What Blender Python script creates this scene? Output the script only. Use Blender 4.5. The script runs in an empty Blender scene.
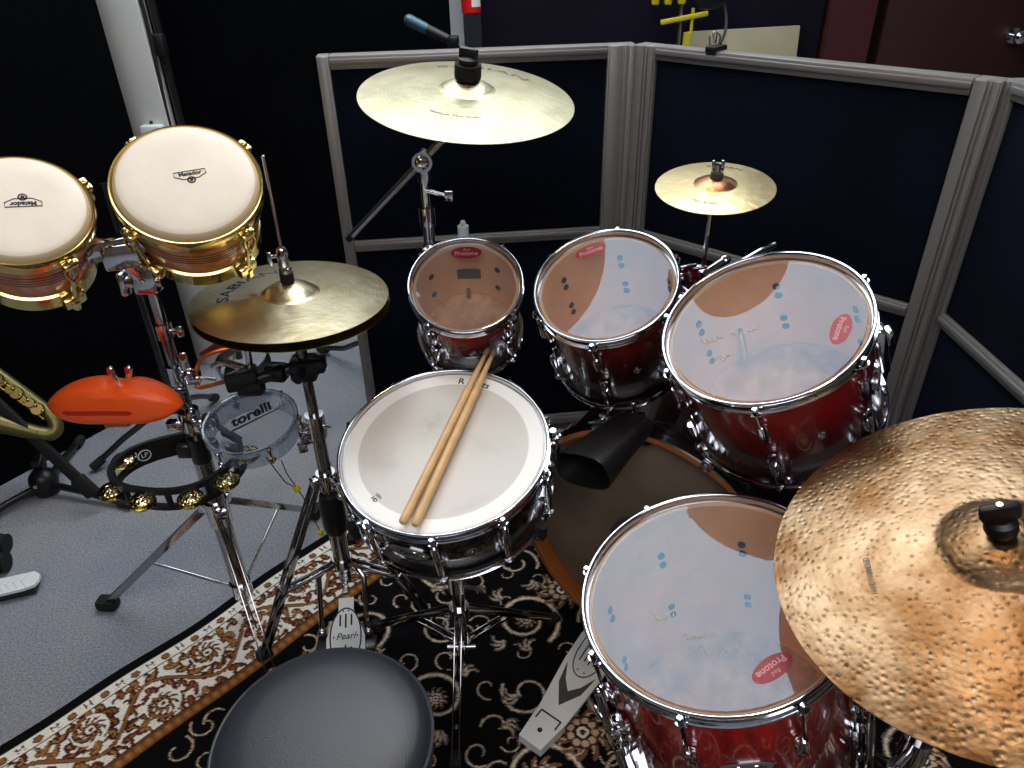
import bpy, bmesh, math, random
import numpy as np
from mathutils import Matrix, Vector
random.seed(7)
PI = math.pi
SC = bpy.context.scene
COL = SC.collection
V = Vector

# ------------------------------------------------------------------ colours and materials
def lin(c):
    return tuple(((x/255)/12.92 if x/255 <= .04045 else ((x/255+.055)/1.055)**2.4) for x in c)

def _new(name):
    m = bpy.data.materials.new(name); m.use_nodes = True
    nt = m.node_tree; b = nt.nodes['Principled BSDF']
    return m, nt, b

def N(nt, kind, **kw):
    n = nt.nodes.new(kind)
    for k, v in kw.items():
        if k.startswith('i_'): n.inputs[k[2:]].default_value = v
        else: setattr(n, k, v)
    return n

def ramp(nt, stops, mode='LINEAR'):
    r = nt.nodes.new('ShaderNodeValToRGB'); r.color_ramp.interpolation = mode
    el = r.color_ramp.elements
    while len(el) < len(stops): el.new(.5)
    for e, (p, c) in zip(el, stops):
        e.position = p; e.color = (*c[:3], 1)
    return r

def P(name, col, rough=.5, metal=0., bump=0., bscale=200., var=0., vscale=20., coat=0., spec=.5, ior=1.5):
    m, nt, b = _new(name)
    c = lin(col)
    b.inputs['Base Color'].default_value = (*c, 1)
    b.inputs['Roughness'].default_value = rough
    b.inputs['Metallic'].default_value = metal
    b.inputs['Coat Weight'].default_value = coat
    b.inputs['Coat Roughness'].default_value = .06
    b.inputs['Specular IOR Level'].default_value = spec
    b.inputs['IOR'].default_value = ior
    tc = None
    if bump or var:
        tc = N(nt, 'ShaderNodeTexCoord')
    if var:
        n = N(nt, 'ShaderNodeTexNoise', i_Scale=vscale, i_Detail=5.)
        nt.links.new(tc.outputs['Object'], n.inputs['Vector'])
        r = ramp(nt, [(.3, tuple(x*(1-var) for x in c)), (.7, tuple(min(1, x*(1+var)) for x in c))])
        nt.links.new(n.outputs['Fac'], r.inputs['Fac']); nt.links.new(r.outputs['Color'], b.inputs['Base Color'])
    if bump:
        n = N(nt, 'ShaderNodeTexNoise', i_Scale=bscale, i_Detail=3.)
        nt.links.new(tc.outputs['Object'], n.inputs['Vector'])
        bp = N(nt, 'ShaderNodeBump', i_Strength=bump, i_Distance=.002)
        nt.links.new(n.outputs['Fac'], bp.inputs['Height']); nt.links.new(bp.outputs['Normal'], b.inputs['Normal'])
    return m

M = {}
M['chrome'] = P('chrome', (222, 224, 230), .07, 1.)
M['steel'] = P('satin_steel', (190, 190, 192), .28, 1.)
M['leg_chrome'] = P('leg_chrome', (172, 172, 175), .12, 1.)
M['gold'] = P('gold_plate', (226, 206, 136), .16, 1.)
M['black_plastic'] = P('black_plastic', (16, 16, 17), .42)
M['black_metal'] = P('black_metal', (20, 20, 22), .32, coat=.3)
M['rubber'] = P('rubber', (14, 14, 14), .75)
M['felt'] = P('felt', (70, 66, 62), .95, bump=.6, bscale=600)
M['felt_black'] = P('felt_black', (10, 10, 11), .9, bump=.5, bscale=700)
M['vinyl'] = P('black_vinyl', (44, 47, 54), .40, bump=.25, bscale=420, spec=.6)
M['alu'] = P('screen_aluminium', (146, 143, 142), .42, .6)
M['stick'] = P('hickory', (222, 182, 128), .45, var=.12, vscale=30)
M['tip'] = P('worn_tip', (150, 122, 88), .6)
M['maple'] = P('maple_inside', (248, 206, 164), .5, var=.08, vscale=14)
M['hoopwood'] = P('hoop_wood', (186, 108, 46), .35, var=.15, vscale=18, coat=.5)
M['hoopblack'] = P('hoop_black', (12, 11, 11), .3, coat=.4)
M['orange'] = P('orange_plastic', (255, 96, 34), .36, spec=.5)
M['orange_dark'] = P('orange_slot', (190, 40, 10), .6)
M['red'] = P('red_paint', (190, 22, 22), .35, coat=.3)
M['sticker'] = P('red_sticker', (146, 18, 38), .5)
M['sticker_text'] = P('sticker_text', (206, 150, 150), .5)
M['ink'] = P('black_ink', (24, 24, 28), .6)
M['ink_blue'] = P('blue_ink', (36, 52, 92), .6)
M['ink_faint'] = P('faint_ink', (84, 80, 62), .5)
M['paper'] = P('grey_label', (96, 96, 98), .6)
M['badge'] = P('badge_face', (112, 110, 104), .4, .2)
M['copper'] = P('copper_rod', (212, 112, 58), .3, .75)
M['redwood'] = P('red_wood', (128, 34, 24), .4, var=.2, vscale=25)
M['silver_paint'] = P('silver_footboard', (232, 235, 236), .35, 0.)
M['white_plastic'] = P('white_plastic', (214, 222, 222), .4)
M['yellow'] = P('yellow_paint', (196, 182, 20), .5)
M['cream_board'] = P('cream_board', (176, 168, 138), .7, var=.08, vscale=6)
M['mic_blue'] = P('mic_body', (66, 96, 112), .35, .5)
M['brass'] = P('sax_brass', (112, 106, 64), .42, .75)
M['brass_dark'] = P('sax_keys', (176, 150, 86), .28, 1.)
M['yellow_bead'] = P('yellow_bead', (214, 192, 40), .4)
M['fabric_navy'] = P('navy_fabric', (12, 17, 31), .95, bump=.7, bscale=900, var=.25, vscale=3, spec=.08)
M['wall_black'] = P('black_drape', (4, 5, 7), .95, var=.25, vscale=5, spec=.05)
M['wall_navy'] = P('dark_navy_wall', (20, 17, 30), .9, var=.15, vscale=3, spec=.1)
M['wall_room'] = P('room_wall', (120, 108, 98), .9, var=.06, vscale=3)
M['ceiling'] = P('ceiling_white', (176, 174, 170), .95)
M['post_grey'] = P('grey_post', (150, 154, 158), .7)
M['post_white'] = P('white_post', (206, 208, 206), .75, var=.04, vscale=6)
M['maroon'] = P('maroon_door', (54, 19, 21), .6, var=.1, vscale=4)
M['maroon_frame'] = P('maroon_frame', (70, 24, 31), .6)
M['gap'] = P('door_gap', (8, 7, 8), .9)
M['white_label'] = P('white_label', (226, 226, 220), .5)
M['green_label'] = P('green_label', (60, 150, 110), .5)

def carpet_mat():
    m, nt, b = _new('grey_carpet')
    tc = N(nt, 'ShaderNodeTexCoord')
    n1 = N(nt, 'ShaderNodeTexNoise', i_Scale=200., i_Detail=5., i_Roughness=.85)
    n2 = N(nt, 'ShaderNodeTexNoise', i_Scale=4., i_Detail=4.)
    n3 = N(nt, 'ShaderNodeTexNoise', i_Scale=300., i_Detail=2.)
    for n in (n1, n2, n3): nt.links.new(tc.outputs['Object'], n.inputs['Vector'])
    r1 = ramp(nt, [(.3, lin((93, 96, 101))), (.5, lin((144, 147, 153))), (.7, lin((189, 191, 196)))])
    r2 = ramp(nt, [(.3, (.82, .84, .9)), (.7, (1.05, 1.0, .98))])
    mx = N(nt, 'ShaderNodeMix', data_type='RGBA', blend_type='MULTIPLY'); mx.inputs['Factor'].default_value = 1
    nt.links.new(n1.outputs['Fac'], r1.inputs['Fac']); nt.links.new(n2.outputs['Fac'], r2.inputs['Fac'])
    nt.links.new(r1.outputs['Color'], mx.inputs['A']); nt.links.new(r2.outputs['Color'], mx.inputs['B'])
    nt.links.new(mx.outputs['Result'], b.inputs['Base Color'])
    b.inputs['Roughness'].default_value = 1.; b.inputs['Specular IOR Level'].default_value = .1
    bp = N(nt, 'ShaderNodeBump', i_Strength=.8, i_Distance=.004)
    nt.links.new(n3.outputs['Fac'], bp.inputs['Height']); nt.links.new(bp.outputs['Normal'], b.inputs['Normal'])
    return m
M['carpet'] = carpet_mat()

def rug_mat():
    m, nt, b = _new('patterned_rug')
    a = N(nt, 'ShaderNodeVertexColor', layer_name='pattern')
    tc = N(nt, 'ShaderNodeTexCoord')
    n1 = N(nt, 'ShaderNodeTexNoise', i_Scale=420., i_Detail=2.)
    nt.links.new(tc.outputs['Object'], n1.inputs['Vector'])
    r = ramp(nt, [(.3, (.72, .72, .72)), (.7, (1.12, 1.12, 1.12))])
    nt.links.new(n1.outputs['Fac'], r.inputs['Fac'])
    mx = N(nt, 'ShaderNodeMix', data_type='RGBA', blend_type='MULTIPLY'); mx.inputs['Factor'].default_value = 1
    nt.links.new(a.outputs['Color'], mx.inputs['A']); nt.links.new(r.outputs['Color'], mx.inputs['B'])
    nt.links.new(mx.outputs['Result'], b.inputs['Base Color'])
    b.inputs['Roughness'].default_value = 1.; b.inputs['Specular IOR Level'].default_value = .12
    bp = N(nt, 'ShaderNodeBump', i_Strength=.6, i_Distance=.003)
    nt.links.new(n1.outputs['Fac'], bp.inputs['Height']); nt.links.new(bp.outputs['Normal'], b.inputs['Normal'])
    return m
M['rug'] = rug_mat()

def film_mat(name, haze=.10, tint=(235, 235, 235), ior=1.9, rough=.03, hazec=(176, 204, 234), glc=(1, 1, 1)):
    """clear plastic film: see-through, glossy, a little hazy from use; tints can carry reflected light"""
    m = bpy.data.materials.new(name); m.use_nodes = True
    nt = m.node_tree; nt.nodes.clear()
    out = N(nt, 'ShaderNodeOutputMaterial')
    tr = N(nt, 'ShaderNodeBsdfTransparent'); tr.inputs['Color'].default_value = (*lin(tint), 1)
    df = N(nt, 'ShaderNodeBsdfDiffuse'); df.inputs['Color'].default_value = (*lin(hazec), 1)
    gl = N(nt, 'ShaderNodeBsdfGlossy', i_Roughness=rough); gl.inputs['Color'].default_value = (*glc, 1)
    f0 = ((ior-1)/(ior+1))**2
    lw = N(nt, 'ShaderNodeLayerWeight', i_Blend=.5)
    pw = N(nt, 'ShaderNodeMath', operation='POWER'); nt.links.new(lw.outputs['Facing'], pw.inputs[0]); pw.inputs[1].default_value = 5.
    fr = N(nt, 'ShaderNodeMath', operation='MULTIPLY_ADD'); nt.links.new(pw.outputs[0], fr.inputs[0]); fr.inputs[1].default_value = 1-f0; fr.inputs[2].default_value = f0
    tc = N(nt, 'ShaderNodeTexCoord')
    n = N(nt, 'ShaderNodeTexNoise', i_Scale=16., i_Detail=6., i_Roughness=.65)
    nt.links.new(tc.outputs['Object'], n.inputs['Vector'])
    r = ramp(nt, [(.35, (haze*.6,)*3), (.6, (haze,)*3), (.78, (haze*2.0,)*3)])
    nt.links.new(n.outputs['Fac'], r.inputs['Fac'])
    m1 = N(nt, 'ShaderNodeMixShader'); m2 = N(nt, 'ShaderNodeMixShader')
    nt.links.new(r.outputs['Color'], m1.inputs[0]); nt.links.new(tr.outputs[0], m1.inputs[1]); nt.links.new(df.outputs[0], m1.inputs[2])
    nt.links.new(fr.outputs[0], m2.inputs[0]); nt.links.new(m1.outputs[0], m2.inputs[1]); nt.links.new(gl.outputs[0], m2.inputs[2])
    nt.links.new(m2.outputs[0], out.inputs['Surface'])
    return m
M['film'] = film_mat('clear_drum_film', haze=.08, ior=1.70, glc=(.34, .62, .80))  # gloss colour carries the bluish tint of the reflected ceiling light
M['film_low'] = film_mat('warm_reflect_film', haze=.95, ior=1.15, rough=.3, hazec=(252, 208, 168))  # warm haze stands in for amber shell walls reflected in a clear head
M['acrylic'] = film_mat('clear_acrylic', haze=.07, tint=(225, 228, 232), ior=1.5, rough=.03)

def radial(nt, tc, axis='XY'):
    s = N(nt, 'ShaderNodeSeparateXYZ'); nt.links.new(tc.outputs['Object'], s.inputs[0])
    c = N(nt, 'ShaderNodeCombineXYZ'); nt.links.new(s.outputs['X'], c.inputs['X']); nt.links.new(s.outputs['Y'], c.inputs['Y'])
    l = N(nt, 'ShaderNodeVectorMath', operation='LENGTH'); nt.links.new(c.outputs[0], l.inputs[0])
    return l.outputs['Value'], s

def coated_head_mat(R):
    m, nt, b = _new('coated_snare_head')
    tc = N(nt, 'ShaderNodeTexCoord'); rad, s = radial(nt, tc)
    d = N(nt, 'ShaderNodeMath', operation='DIVIDE'); d.inputs[1].default_value = R; nt.links.new(rad, d.inputs[0])
    r = ramp(nt, [(0, lin((208, 200, 192))), (.835, lin((210, 203, 196))), (.845, lin((246, 243, 240))), (1, lin((246, 243, 240)))])
    nt.links.new(d.outputs[0], r.inputs['Fac'])
    # brush-worn grey patch near the middle
    mp = N(nt, 'ShaderNodeMapping'); mp.inputs['Location'].default_value = (.30, -.62, 0); mp.inputs['Scale'].default_value = (15, 12, 1)
    nt.links.new(tc.outputs['Object'], mp.inputs['Vector'])
    g = N(nt, 'ShaderNodeTexGradient', gradient_type='QUADRATIC_SPHERE'); nt.links.new(mp.outputs[0], g.inputs['Vector'])
    n = N(nt, 'ShaderNodeTexNoise', i_Scale=45., i_Detail=6.); nt.links.new(tc.outputs['Object'], n.inputs['Vector'])
    mu = N(nt, 'ShaderNodeMath', operation='MULTIPLY'); nt.links.new(g.outputs['Fac'], mu.inputs[0]); nt.links.new(n.outputs['Fac'], mu.inputs[1])
    n2 = N(nt, 'ShaderNodeTexNoise', i_Scale=9., i_Detail=5.); nt.links.new(tc.outputs['Object'], n2.inputs['Vector'])
    r2 = ramp(nt, [(.52, (0, 0, 0)), (.75, (.35, .35, .35))]); nt.links.new(n2.outputs['Fac'], r2.inputs['Fac'])
    inner = N(nt, 'ShaderNodeMath', operation='LESS_THAN'); inner.inputs[1].default_value = .8; nt.links.new(d.outputs[0], inner.inputs[0])
    st = N(nt, 'ShaderNodeMath', operation='MULTIPLY'); nt.links.new(r2.outputs['Color'], st.inputs[0]); nt.links.new(inner.outputs[0], st.inputs[1])
    ad = N(nt, 'ShaderNodeMath', operation='ADD', use_clamp=True); nt.links.new(mu.outputs[0], ad.inputs[0]); nt.links.new(st.outputs[0], ad.inputs[1])
    mx = N(nt, 'ShaderNodeMix', data_type='RGBA')
    nt.links.new(ad.outputs[0], mx.inputs['Factor']); nt.links.new(r.outputs['Color'], mx.inputs['A']); mx.inputs['B'].default_value = (*lin((140, 126, 108)), 1)
    nt.links.new(mx.outputs['Result'], b.inputs['Base Color'])
    b.inputs['Roughness'].default_value = .34
    return m

def burst_mat(name, depth, top, mid, bot, p=(.35, .7), flame=.35, axis='Z', half=False):
    """lacquered shell, one colour fading into another along the shell"""
    m, nt, b = _new(name)
    tc = N(nt, 'ShaderNodeTexCoord')
    s = N(nt, 'ShaderNodeSeparateXYZ'); nt.links.new(tc.outputs['Object'], s.inputs[0])
    d = N(nt, 'ShaderNodeMath', operation='DIVIDE'); d.inputs[1].default_value = depth; nt.links.new(s.outputs[axis], d.inputs[0])
    r = ramp(nt, [(0, lin(bot)), (p[0], lin(mid)), (p[1], lin(top)), (1, lin(top))])
    nt.links.new(d.outputs[0], r.inputs['Fac'])
    mp = N(nt, 'ShaderNodeMapping'); mp.inputs['Scale'].default_value = (38, 38, 7); nt.links.new(tc.outputs['Object'], mp.inputs['Vector'])
    n = N(nt, 'ShaderNodeTexNoise', i_Scale=1., i_Detail=4., i_Distortion=.8); nt.links.new(mp.outputs[0], n.inputs['Vector'])
    r2 = ramp(nt, [(.35, (1-flame,)*3), (.62, (1,)*3), (.72, (1+flame*1.6,)*3)]); nt.links.new(n.outputs['Fac'], r2.inputs['Fac'])
    mx = N(nt, 'ShaderNodeMix', data_type='RGBA', blend_type='MULTIPLY'); mx.inputs['Factor'].default_value = 1
    nt.links.new(r.outputs['Color'], mx.inputs['A']); nt.links.new(r2.outputs['Color'], mx.inputs['B'])
    nt.links.new(mx.outputs['Result'], b.inputs['Base Color'])
    b.inputs['Roughness'].default_value = .25; b.inputs['Coat Weight'].default_value = .8; b.inputs['Coat Roughness'].default_value = .04
    return m

def cymbal_mat(name, col, rough, rings=900., ring_s=.05, hammer=0., hscale=60., dark=None, var=.15, belldark=None, bellr=.05, dots=False):
    m, nt, b = _new(name)
    tc = N(nt, 'ShaderNodeTexCoord'); rad, s = radial(nt, tc)
    c = lin(col); dk = lin(dark) if dark else tuple(x*(1-var) for x in c)
    n = N(nt, 'ShaderNodeTexNoise', i_Scale=11., i_Detail=6., i_Roughness=.6); nt.links.new(tc.outputs['Object'], n.inputs['Vector'])
    r = ramp(nt, [(.38, dk), (.62, c)]); nt.links.new(n.outputs['Fac'], r.inputs['Fac'])
    colout = r.outputs['Color']
    if belldark:
        lt = N(nt, 'ShaderNodeMath', operation='LESS_THAN'); lt.inputs[1].default_value = bellr; nt.links.new(rad, lt.inputs[0])
        mx = N(nt, 'ShaderNodeMix', data_type='RGBA'); nt.links.new(lt.outputs[0], mx.inputs['Factor'])
        nt.links.new(colout, mx.inputs['A']); mx.inputs['B'].default_value = (*lin(belldark), 1); colout = mx.outputs['Result']
    si = N(nt, 'ShaderNodeMath', operation='MULTIPLY'); si.inputs[1].default_value = rings; nt.links.new(rad, si.inputs[0])
    sn = N(nt, 'ShaderNodeMath', operation='SINE'); nt.links.new(si.outputs[0], sn.inputs[0])
    h = sn.outputs[0]
    bp = N(nt, 'ShaderNodeBump', i_Strength=ring_s, i_Distance=.0006); nt.links.new(h, bp.inputs['Height'])
    nrm = bp.outputs['Normal']
    if hammer:
        vo = N(nt, 'ShaderNodeTexVoronoi', i_Scale=hscale, i_Randomness=.85); nt.links.new(tc.outputs['Object'], vo.inputs['Vector'])
        rr = ramp(nt, [(.0, (0, 0, 0)), (.36, (.85, .85, .85)), (.6, (1, 1, 1))]); nt.links.new(vo.outputs['Distance'], rr.inputs['Fac'])
        b2 = N(nt, 'ShaderNodeBump', i_Strength=hammer, i_Distance=.004); nt.links.new(rr.outputs['Color'], b2.inputs['Height']); nt.links.new(nrm, b2.inputs['Normal'])
        nrm = b2.outputs['Normal']
        if dots:
            dd = N(nt, 'ShaderNodeTexVoronoi', i_Scale=hscale*.62, i_Randomness=.7); nt.links.new(tc.outputs['Object'], dd.inputs['Vector'])
            rd = ramp(nt, [(.14, lin((92, 70, 58))), (.24, (1, 1, 1))]); nt.links.new(dd.outputs['Distance'], rd.inputs['Fac'])
            mm = N(nt, 'ShaderNodeMix', data_type='RGBA', blend_type='MULTIPLY'); mm.inputs['Factor'].default_value = .55
            nt.links.new(colout, mm.inputs['A']); nt.links.new(rd.outputs['Color'], mm.inputs['B']); colout = mm.outputs['Result']
    nt.links.new(colout, b.inputs['Base Color'])
    n3 = N(nt, 'ShaderNodeTexNoise', i_Scale=55., i_Detail=3.); nt.links.new(tc.outputs['Object'], n3.inputs['Vector'])
    b3 = N(nt, 'ShaderNodeBump', i_Strength=.2, i_Distance=.004); nt.links.new(n3.outputs['Fac'], b3.inputs['Height']); nt.links.new(nrm, b3.inputs['Normal'])
    nt.links.new(b3.outputs['Normal'], b.inputs['Normal'])
    b.inputs['Metallic'].default_value = 1.; b.inputs['Roughness'].default_value = rough
    return m
M['cym_hat'] = cymbal_mat('hi_hat_bronze', (208, 198, 168), .34, dark=(182, 168, 132))
M['cym_hat_low'] = cymbal_mat('hi_hat_bronze_low', (176, 160, 86), .25)
M['cym_crash'] = cymbal_mat('crash_bronze', (196, 190, 160), .40, dark=(172, 166, 136))
M['cym_splash'] = cymbal_mat('splash_bronze', (216, 198, 150), .30, dark=(200, 182, 134), belldark=(184, 128, 92), bellr=.0365, rings=1400)
M['cym_ride'] = cymbal_mat('ride_bronze', (158, 132, 104), .34, hammer=.17, hscale=112., dark=(114, 82, 52), ring_s=.03, dots=True)

def oak_mat():
    m, nt, b = _new('bongo_oak')
    tc = N(nt, 'ShaderNodeTexCoord')
    mp = N(nt, 'ShaderNodeMapping'); mp.inputs['Scale'].default_value = (30, 30, 5); nt.links.new(tc.outputs['Object'], mp.inputs['Vector'])
    n = N(nt, 'ShaderNodeTexNoise', i_Scale=1.5, i_Detail=5.); nt.links.new(mp.outputs[0], n.inputs['Vector'])
    r = ramp(nt, [(.3, lin((196, 108, 50))), (.7, lin((244, 166, 94)))]); nt.links.new(n.outputs['Fac'], r.inputs['Fac'])
    nt.links.new(r.outputs['Color'], b.inputs['Base Color'])
    b.inputs['Roughness'].default_value = .3; b.inputs['Coat Weight'].default_value = .6
    return m
M['oak'] = oak_mat()
M['groove'] = P('dark_groove', (52, 24, 12), .5)
M['skin'] = P('bongo_skin', (232, 220, 204), .5, var=.05, vscale=14, bump=.1, bscale=90)
M['skin_edge'] = P('bongo_skin_edge', (208, 184, 146), .5, var=.08, vscale=10)
M['bass_head'] = P('bass_head', (128, 113, 96), .34, var=.3, vscale=7, spec=.6)
M['tomcow'] = P('black_cowbell', (24, 23, 24), .45, var=.3, vscale=40, bump=.15, bscale=80)
M['jingle'] = P('jingle_brass', (214, 196, 110), .22, 1.)

def hammered(name, col, sc):
    m, nt, b = _new(name)
    b.inputs['Base Color'].default_value = (*lin(col), 1); b.inputs['Metallic'].default_value = 1.; b.inputs['Roughness'].default_value = .2
    tc = N(nt, 'ShaderNodeTexCoord'); vo = N(nt, 'ShaderNodeTexVoronoi', i_Scale=sc); nt.links.new(tc.outputs['Object'], vo.inputs['Vector'])
    bp = N(nt, 'ShaderNodeBump', i_Strength=.8, i_Distance=.003); nt.links.new(vo.outputs['Distance'], bp.inputs['Height']); nt.links.new(bp.outputs['Normal'], b.inputs['Normal'])
    return m
M['jingle_ham'] = hammered('hammered_jingle', (236, 226, 166), 170.)

def emit(name, col, s):
    m = bpy.data.materials.new(name); m.use_nodes = True; nt = m.node_tree; nt.nodes.clear()
    o = N(nt, 'ShaderNodeOutputMaterial'); e = N(nt, 'ShaderNodeEmission', i_Strength=s); e.inputs['Color'].default_value = (*col, 1)
    nt.links.new(e.outputs[0], o.inputs['Surface']); return m

M['window_fill'] = emit('window_fill_glow', (.90, .96, 1.0), 1.15)

# ------------------------------------------------------------------ mesh builder
ROOTM = {}
def frame(c, z, y=None):
    z = V(z).normalized()
    y = V(y) if y is not None else V((0, 1, 0))
    y = (y - z*y.dot(z)).normalized(); x = y.cross(z)
    m = Matrix.Identity(4)
    for i in range(3): m[i][0], m[i][1], m[i][2] = x[i], y[i], z[i]
    m.translation = V(c); return m

def align(p0, p1):
    d = V(p1)-V(p0)
    return frame(p0, d, (0, 0, 1) if abs(d.normalized().z) < .9 else (0, 1, 0)), d.length

class MB:
    def __init__(s): s.v = []; s.f = []; s.mi = []; s.cur = 0
    def add(s, vs, fs, T=None):
        o = len(s.v)
        s.v += [tuple(T @ V(p)) if T is not None else tuple(p) for p in vs]
        s.f += [tuple(i+o for i in f) for f in fs]; s.mi += [s.cur]*len(fs)
        return s
    def mat(s, i): s.cur = i; return s
    def box(s, c, size, T=None, rz=0., bev=0.):
        bm = bmesh.new(); bmesh.ops.create_cube(bm, size=1)
        for v in bm.verts: v.co = V((v.co.x*size[0], v.co.y*size[1], v.co.z*size[2]))
        if bev: bmesh.ops.bevel(bm, geom=bm.edges[:], offset=bev, segments=2, affect='EDGES', profile=.5)
        L = Matrix.Translation(V(c)) @ Matrix.Rotation(rz, 4, 'Z')
        if T is not None: L = T @ L
        bm.verts.index_update()
        s.add([v.co.copy() for v in bm.verts], [[v.index for v in f.verts] for f in bm.faces], L); bm.free(); return s
    def cyl(s, p0, p1, r0, r1=None, seg=14, cap=True, T=None):
        r1 = r0 if r1 is None else r1
        A, L = align(p0, p1)
        vs = []; fs = []
        for k in range(seg):
            a = 2*PI*k/seg; ca, sa = math.cos(a), math.sin(a)
            vs.append((r0*ca, r0*sa, 0)); vs.append((r1*ca, r1*sa, L))
        for k in range(seg):
            j = (k+1) % seg; fs.append((2*k, 2*j, 2*j+1, 2*k+1))
        if cap: fs.append(tuple(2*k for k in reversed(range(seg)))); fs.append(tuple(2*k+1 for k in range(seg)))
        return s.add(vs, fs, (T @ A) if T is not None else A)
    def lathe(s, prof, seg=48, T=None, closed=False):
        vs = []; fs = []; n = len(prof)
        for k in range(seg):
            a = 2*PI*k/seg
            for r, z in prof: vs.append((r*math.cos(a), r*math.sin(a), z))
        for k in range(seg):
            j = (k+1) % seg
            for i in range(n if closed else n-1):
                i2 = (i+1) % n
                f = [k*n+i, j*n+i, j*n+i2, k*n+i2]
                fs.append(tuple(f))
        return s.add(vs, fs, T)
    def disc(s, r, z, seg=48, T=None, up=True):
        vs = [(r*math.cos(2*PI*k/seg), r*math.sin(2*PI*k/seg), z) for k in range(seg)]
        return s.add(vs, [tuple(range(seg)) if up else tuple(reversed(range(seg)))], T)
    def tube(s, pts, r, seg=10, closed=False, T=None):
        pts = [V(p) for p in pts]; n = len(pts)
        rr = r if isinstance(r, (list, tuple)) else [r]*n
        tans = []
        for i in range(n):
            a = pts[i-1] if (i > 0 or closed) else pts[i]; b = pts[(i+1) % n] if (i < n-1 or closed) else pts[i]
            tans.append((b-a).normalized())
        ref = V((0, 0, 1)) if abs(tans[0].z) < .9 else V((1, 0, 0))
        x = (ref - tans[0]*ref.dot(tans[0])).normalized()
        vs = []; fs = []
        for i in range(n):
            x = (x - tans[i]*x.dot(tans[i])).normalized(); y = tans[i].cross(x)
            for k in range(seg):
                a = 2*PI*k/seg; vs.append(pts[i] + (x*math.cos(a)+y*math.sin(a))*rr[i])
        for i in range(n if closed else n-1):
            i2 = (i+1) % n
            for k in range(seg):
                j = (k+1) % seg; fs.append((i*seg+k, i*seg+j, i2*seg+j, i2*seg+k))
        if not closed:
            fs.append(tuple(reversed(range(seg)))); fs.append(tuple((n-1)*seg+k for k in range(seg)))
        return s.add(vs, fs, T)
    def bar(s, p0, p1, w, t, up=(0, 0, 1), T=None):
        """flat strip w wide, t thick from p0 to p1"""
        p0, p1 = V(p0), V(p1); A = frame((p0+p1)/2, p1-p0, up)
        if T is not None: A = T @ A
        return s.box((0, 0, 0), (w, t, (p1-p0).length), A, bev=min(w, t)*.2)
    def ball(s, c, r, sc=(1, 1, 1), seg=16, T=None):
        vs = []; fs = []; m = seg//2
        for i in range(m+1):
            th = PI*i/m
            for k in range(seg):
                a = 2*PI*k/seg; vs.append((c[0]+r*sc[0]*math.sin(th)*math.cos(a), c[1]+r*sc[1]*math.sin(th)*math.sin(a), c[2]+r*sc[2]*math.cos(th)))
        for i in range(m):
            for k in range(seg):
                j = (k+1) % seg; fs.append((i*seg+k, (i+1)*seg+k, (i+1)*seg+j, i*seg+j))
        return s.add(vs, fs, T)
    def prism(s, poly, z0, z1, T=None):
        n = len(poly)
        vs = [(x, y, z0) for x, y in poly]+[(x, y, z1) for x, y in poly]
        fs = [tuple(reversed(range(n))), tuple(range(n, 2*n))]+[(i, (i+1) % n, n+(i+1) % n, n+i) for i in range(n)]
        return s.add(vs, fs, T)
    def text(s, body, size, T=None, warp=None, shear=0., ext=.0003, space=1., sx=1., bold=0.):
        cu = bpy.data.curves.new('t', 'FONT'); cu.body = body; cu.size = size; cu.align_x = 'CENTER'; cu.align_y = 'CENTER'
        cu.extrude = ext; cu.shear = shear; cu.space_character = space; cu.resolution_u = 3; cu.offset = bold
        ob = bpy.data.objects.new('t', cu); COL.objects.link(ob)
        me = bpy.data.meshes.new_from_object(ob)
        vs = [V((v.co.x*sx, v.co.y, v.co.z)) for v in me.vertices]; fs = [tuple(p.vertices) for p in me.polygons]
        bpy.data.objects.remove(ob); bpy.data.curves.remove(cu); bpy.data.meshes.remove(me)
        if warp: vs = [warp(v) for v in vs]
        return s.add(vs, fs, T)
    def build(s, name, mats, parent=None, world=False, smooth=35., flip=False):
        me = bpy.data.meshes.new(name)
        vs = s.v
        if world and parent is not None:
            inv = top_matrix(parent).inverted(); vs = [inv @ V(p) for p in vs]
        me.from_pydata([tuple(p) for p in vs], [], s.f)
        if not isinstance(mats, (list, tuple)): mats = [mats]
        for m in mats: me.materials.append(M[m] if isinstance(m, str) else m)
        if len(mats) > 1: me.polygons.foreach_set('material_index', s.mi)
        bm = bmesh.new(); bm.from_mesh(me); bmesh.ops.remove_doubles(bm, verts=bm.verts, dist=1e-6)
        bmesh.ops.recalc_face_normals(bm, faces=bm.faces); bm.to_mesh(me); bm.free()
        if smooth:
            me.polygons.foreach_set('use_smooth', [True]*len(me.polygons)); me.set_sharp_from_angle(angle=math.radians(smooth))
        me.update()
        o = bpy.data.objects.new(name, me); COL.objects.link(o)
        if parent is not None: o.parent = parent
        return o

def top_matrix(o):
    while o.parent is not None: o = o.parent
    return ROOTM.get(o.name, Matrix.Identity(4))

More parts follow.
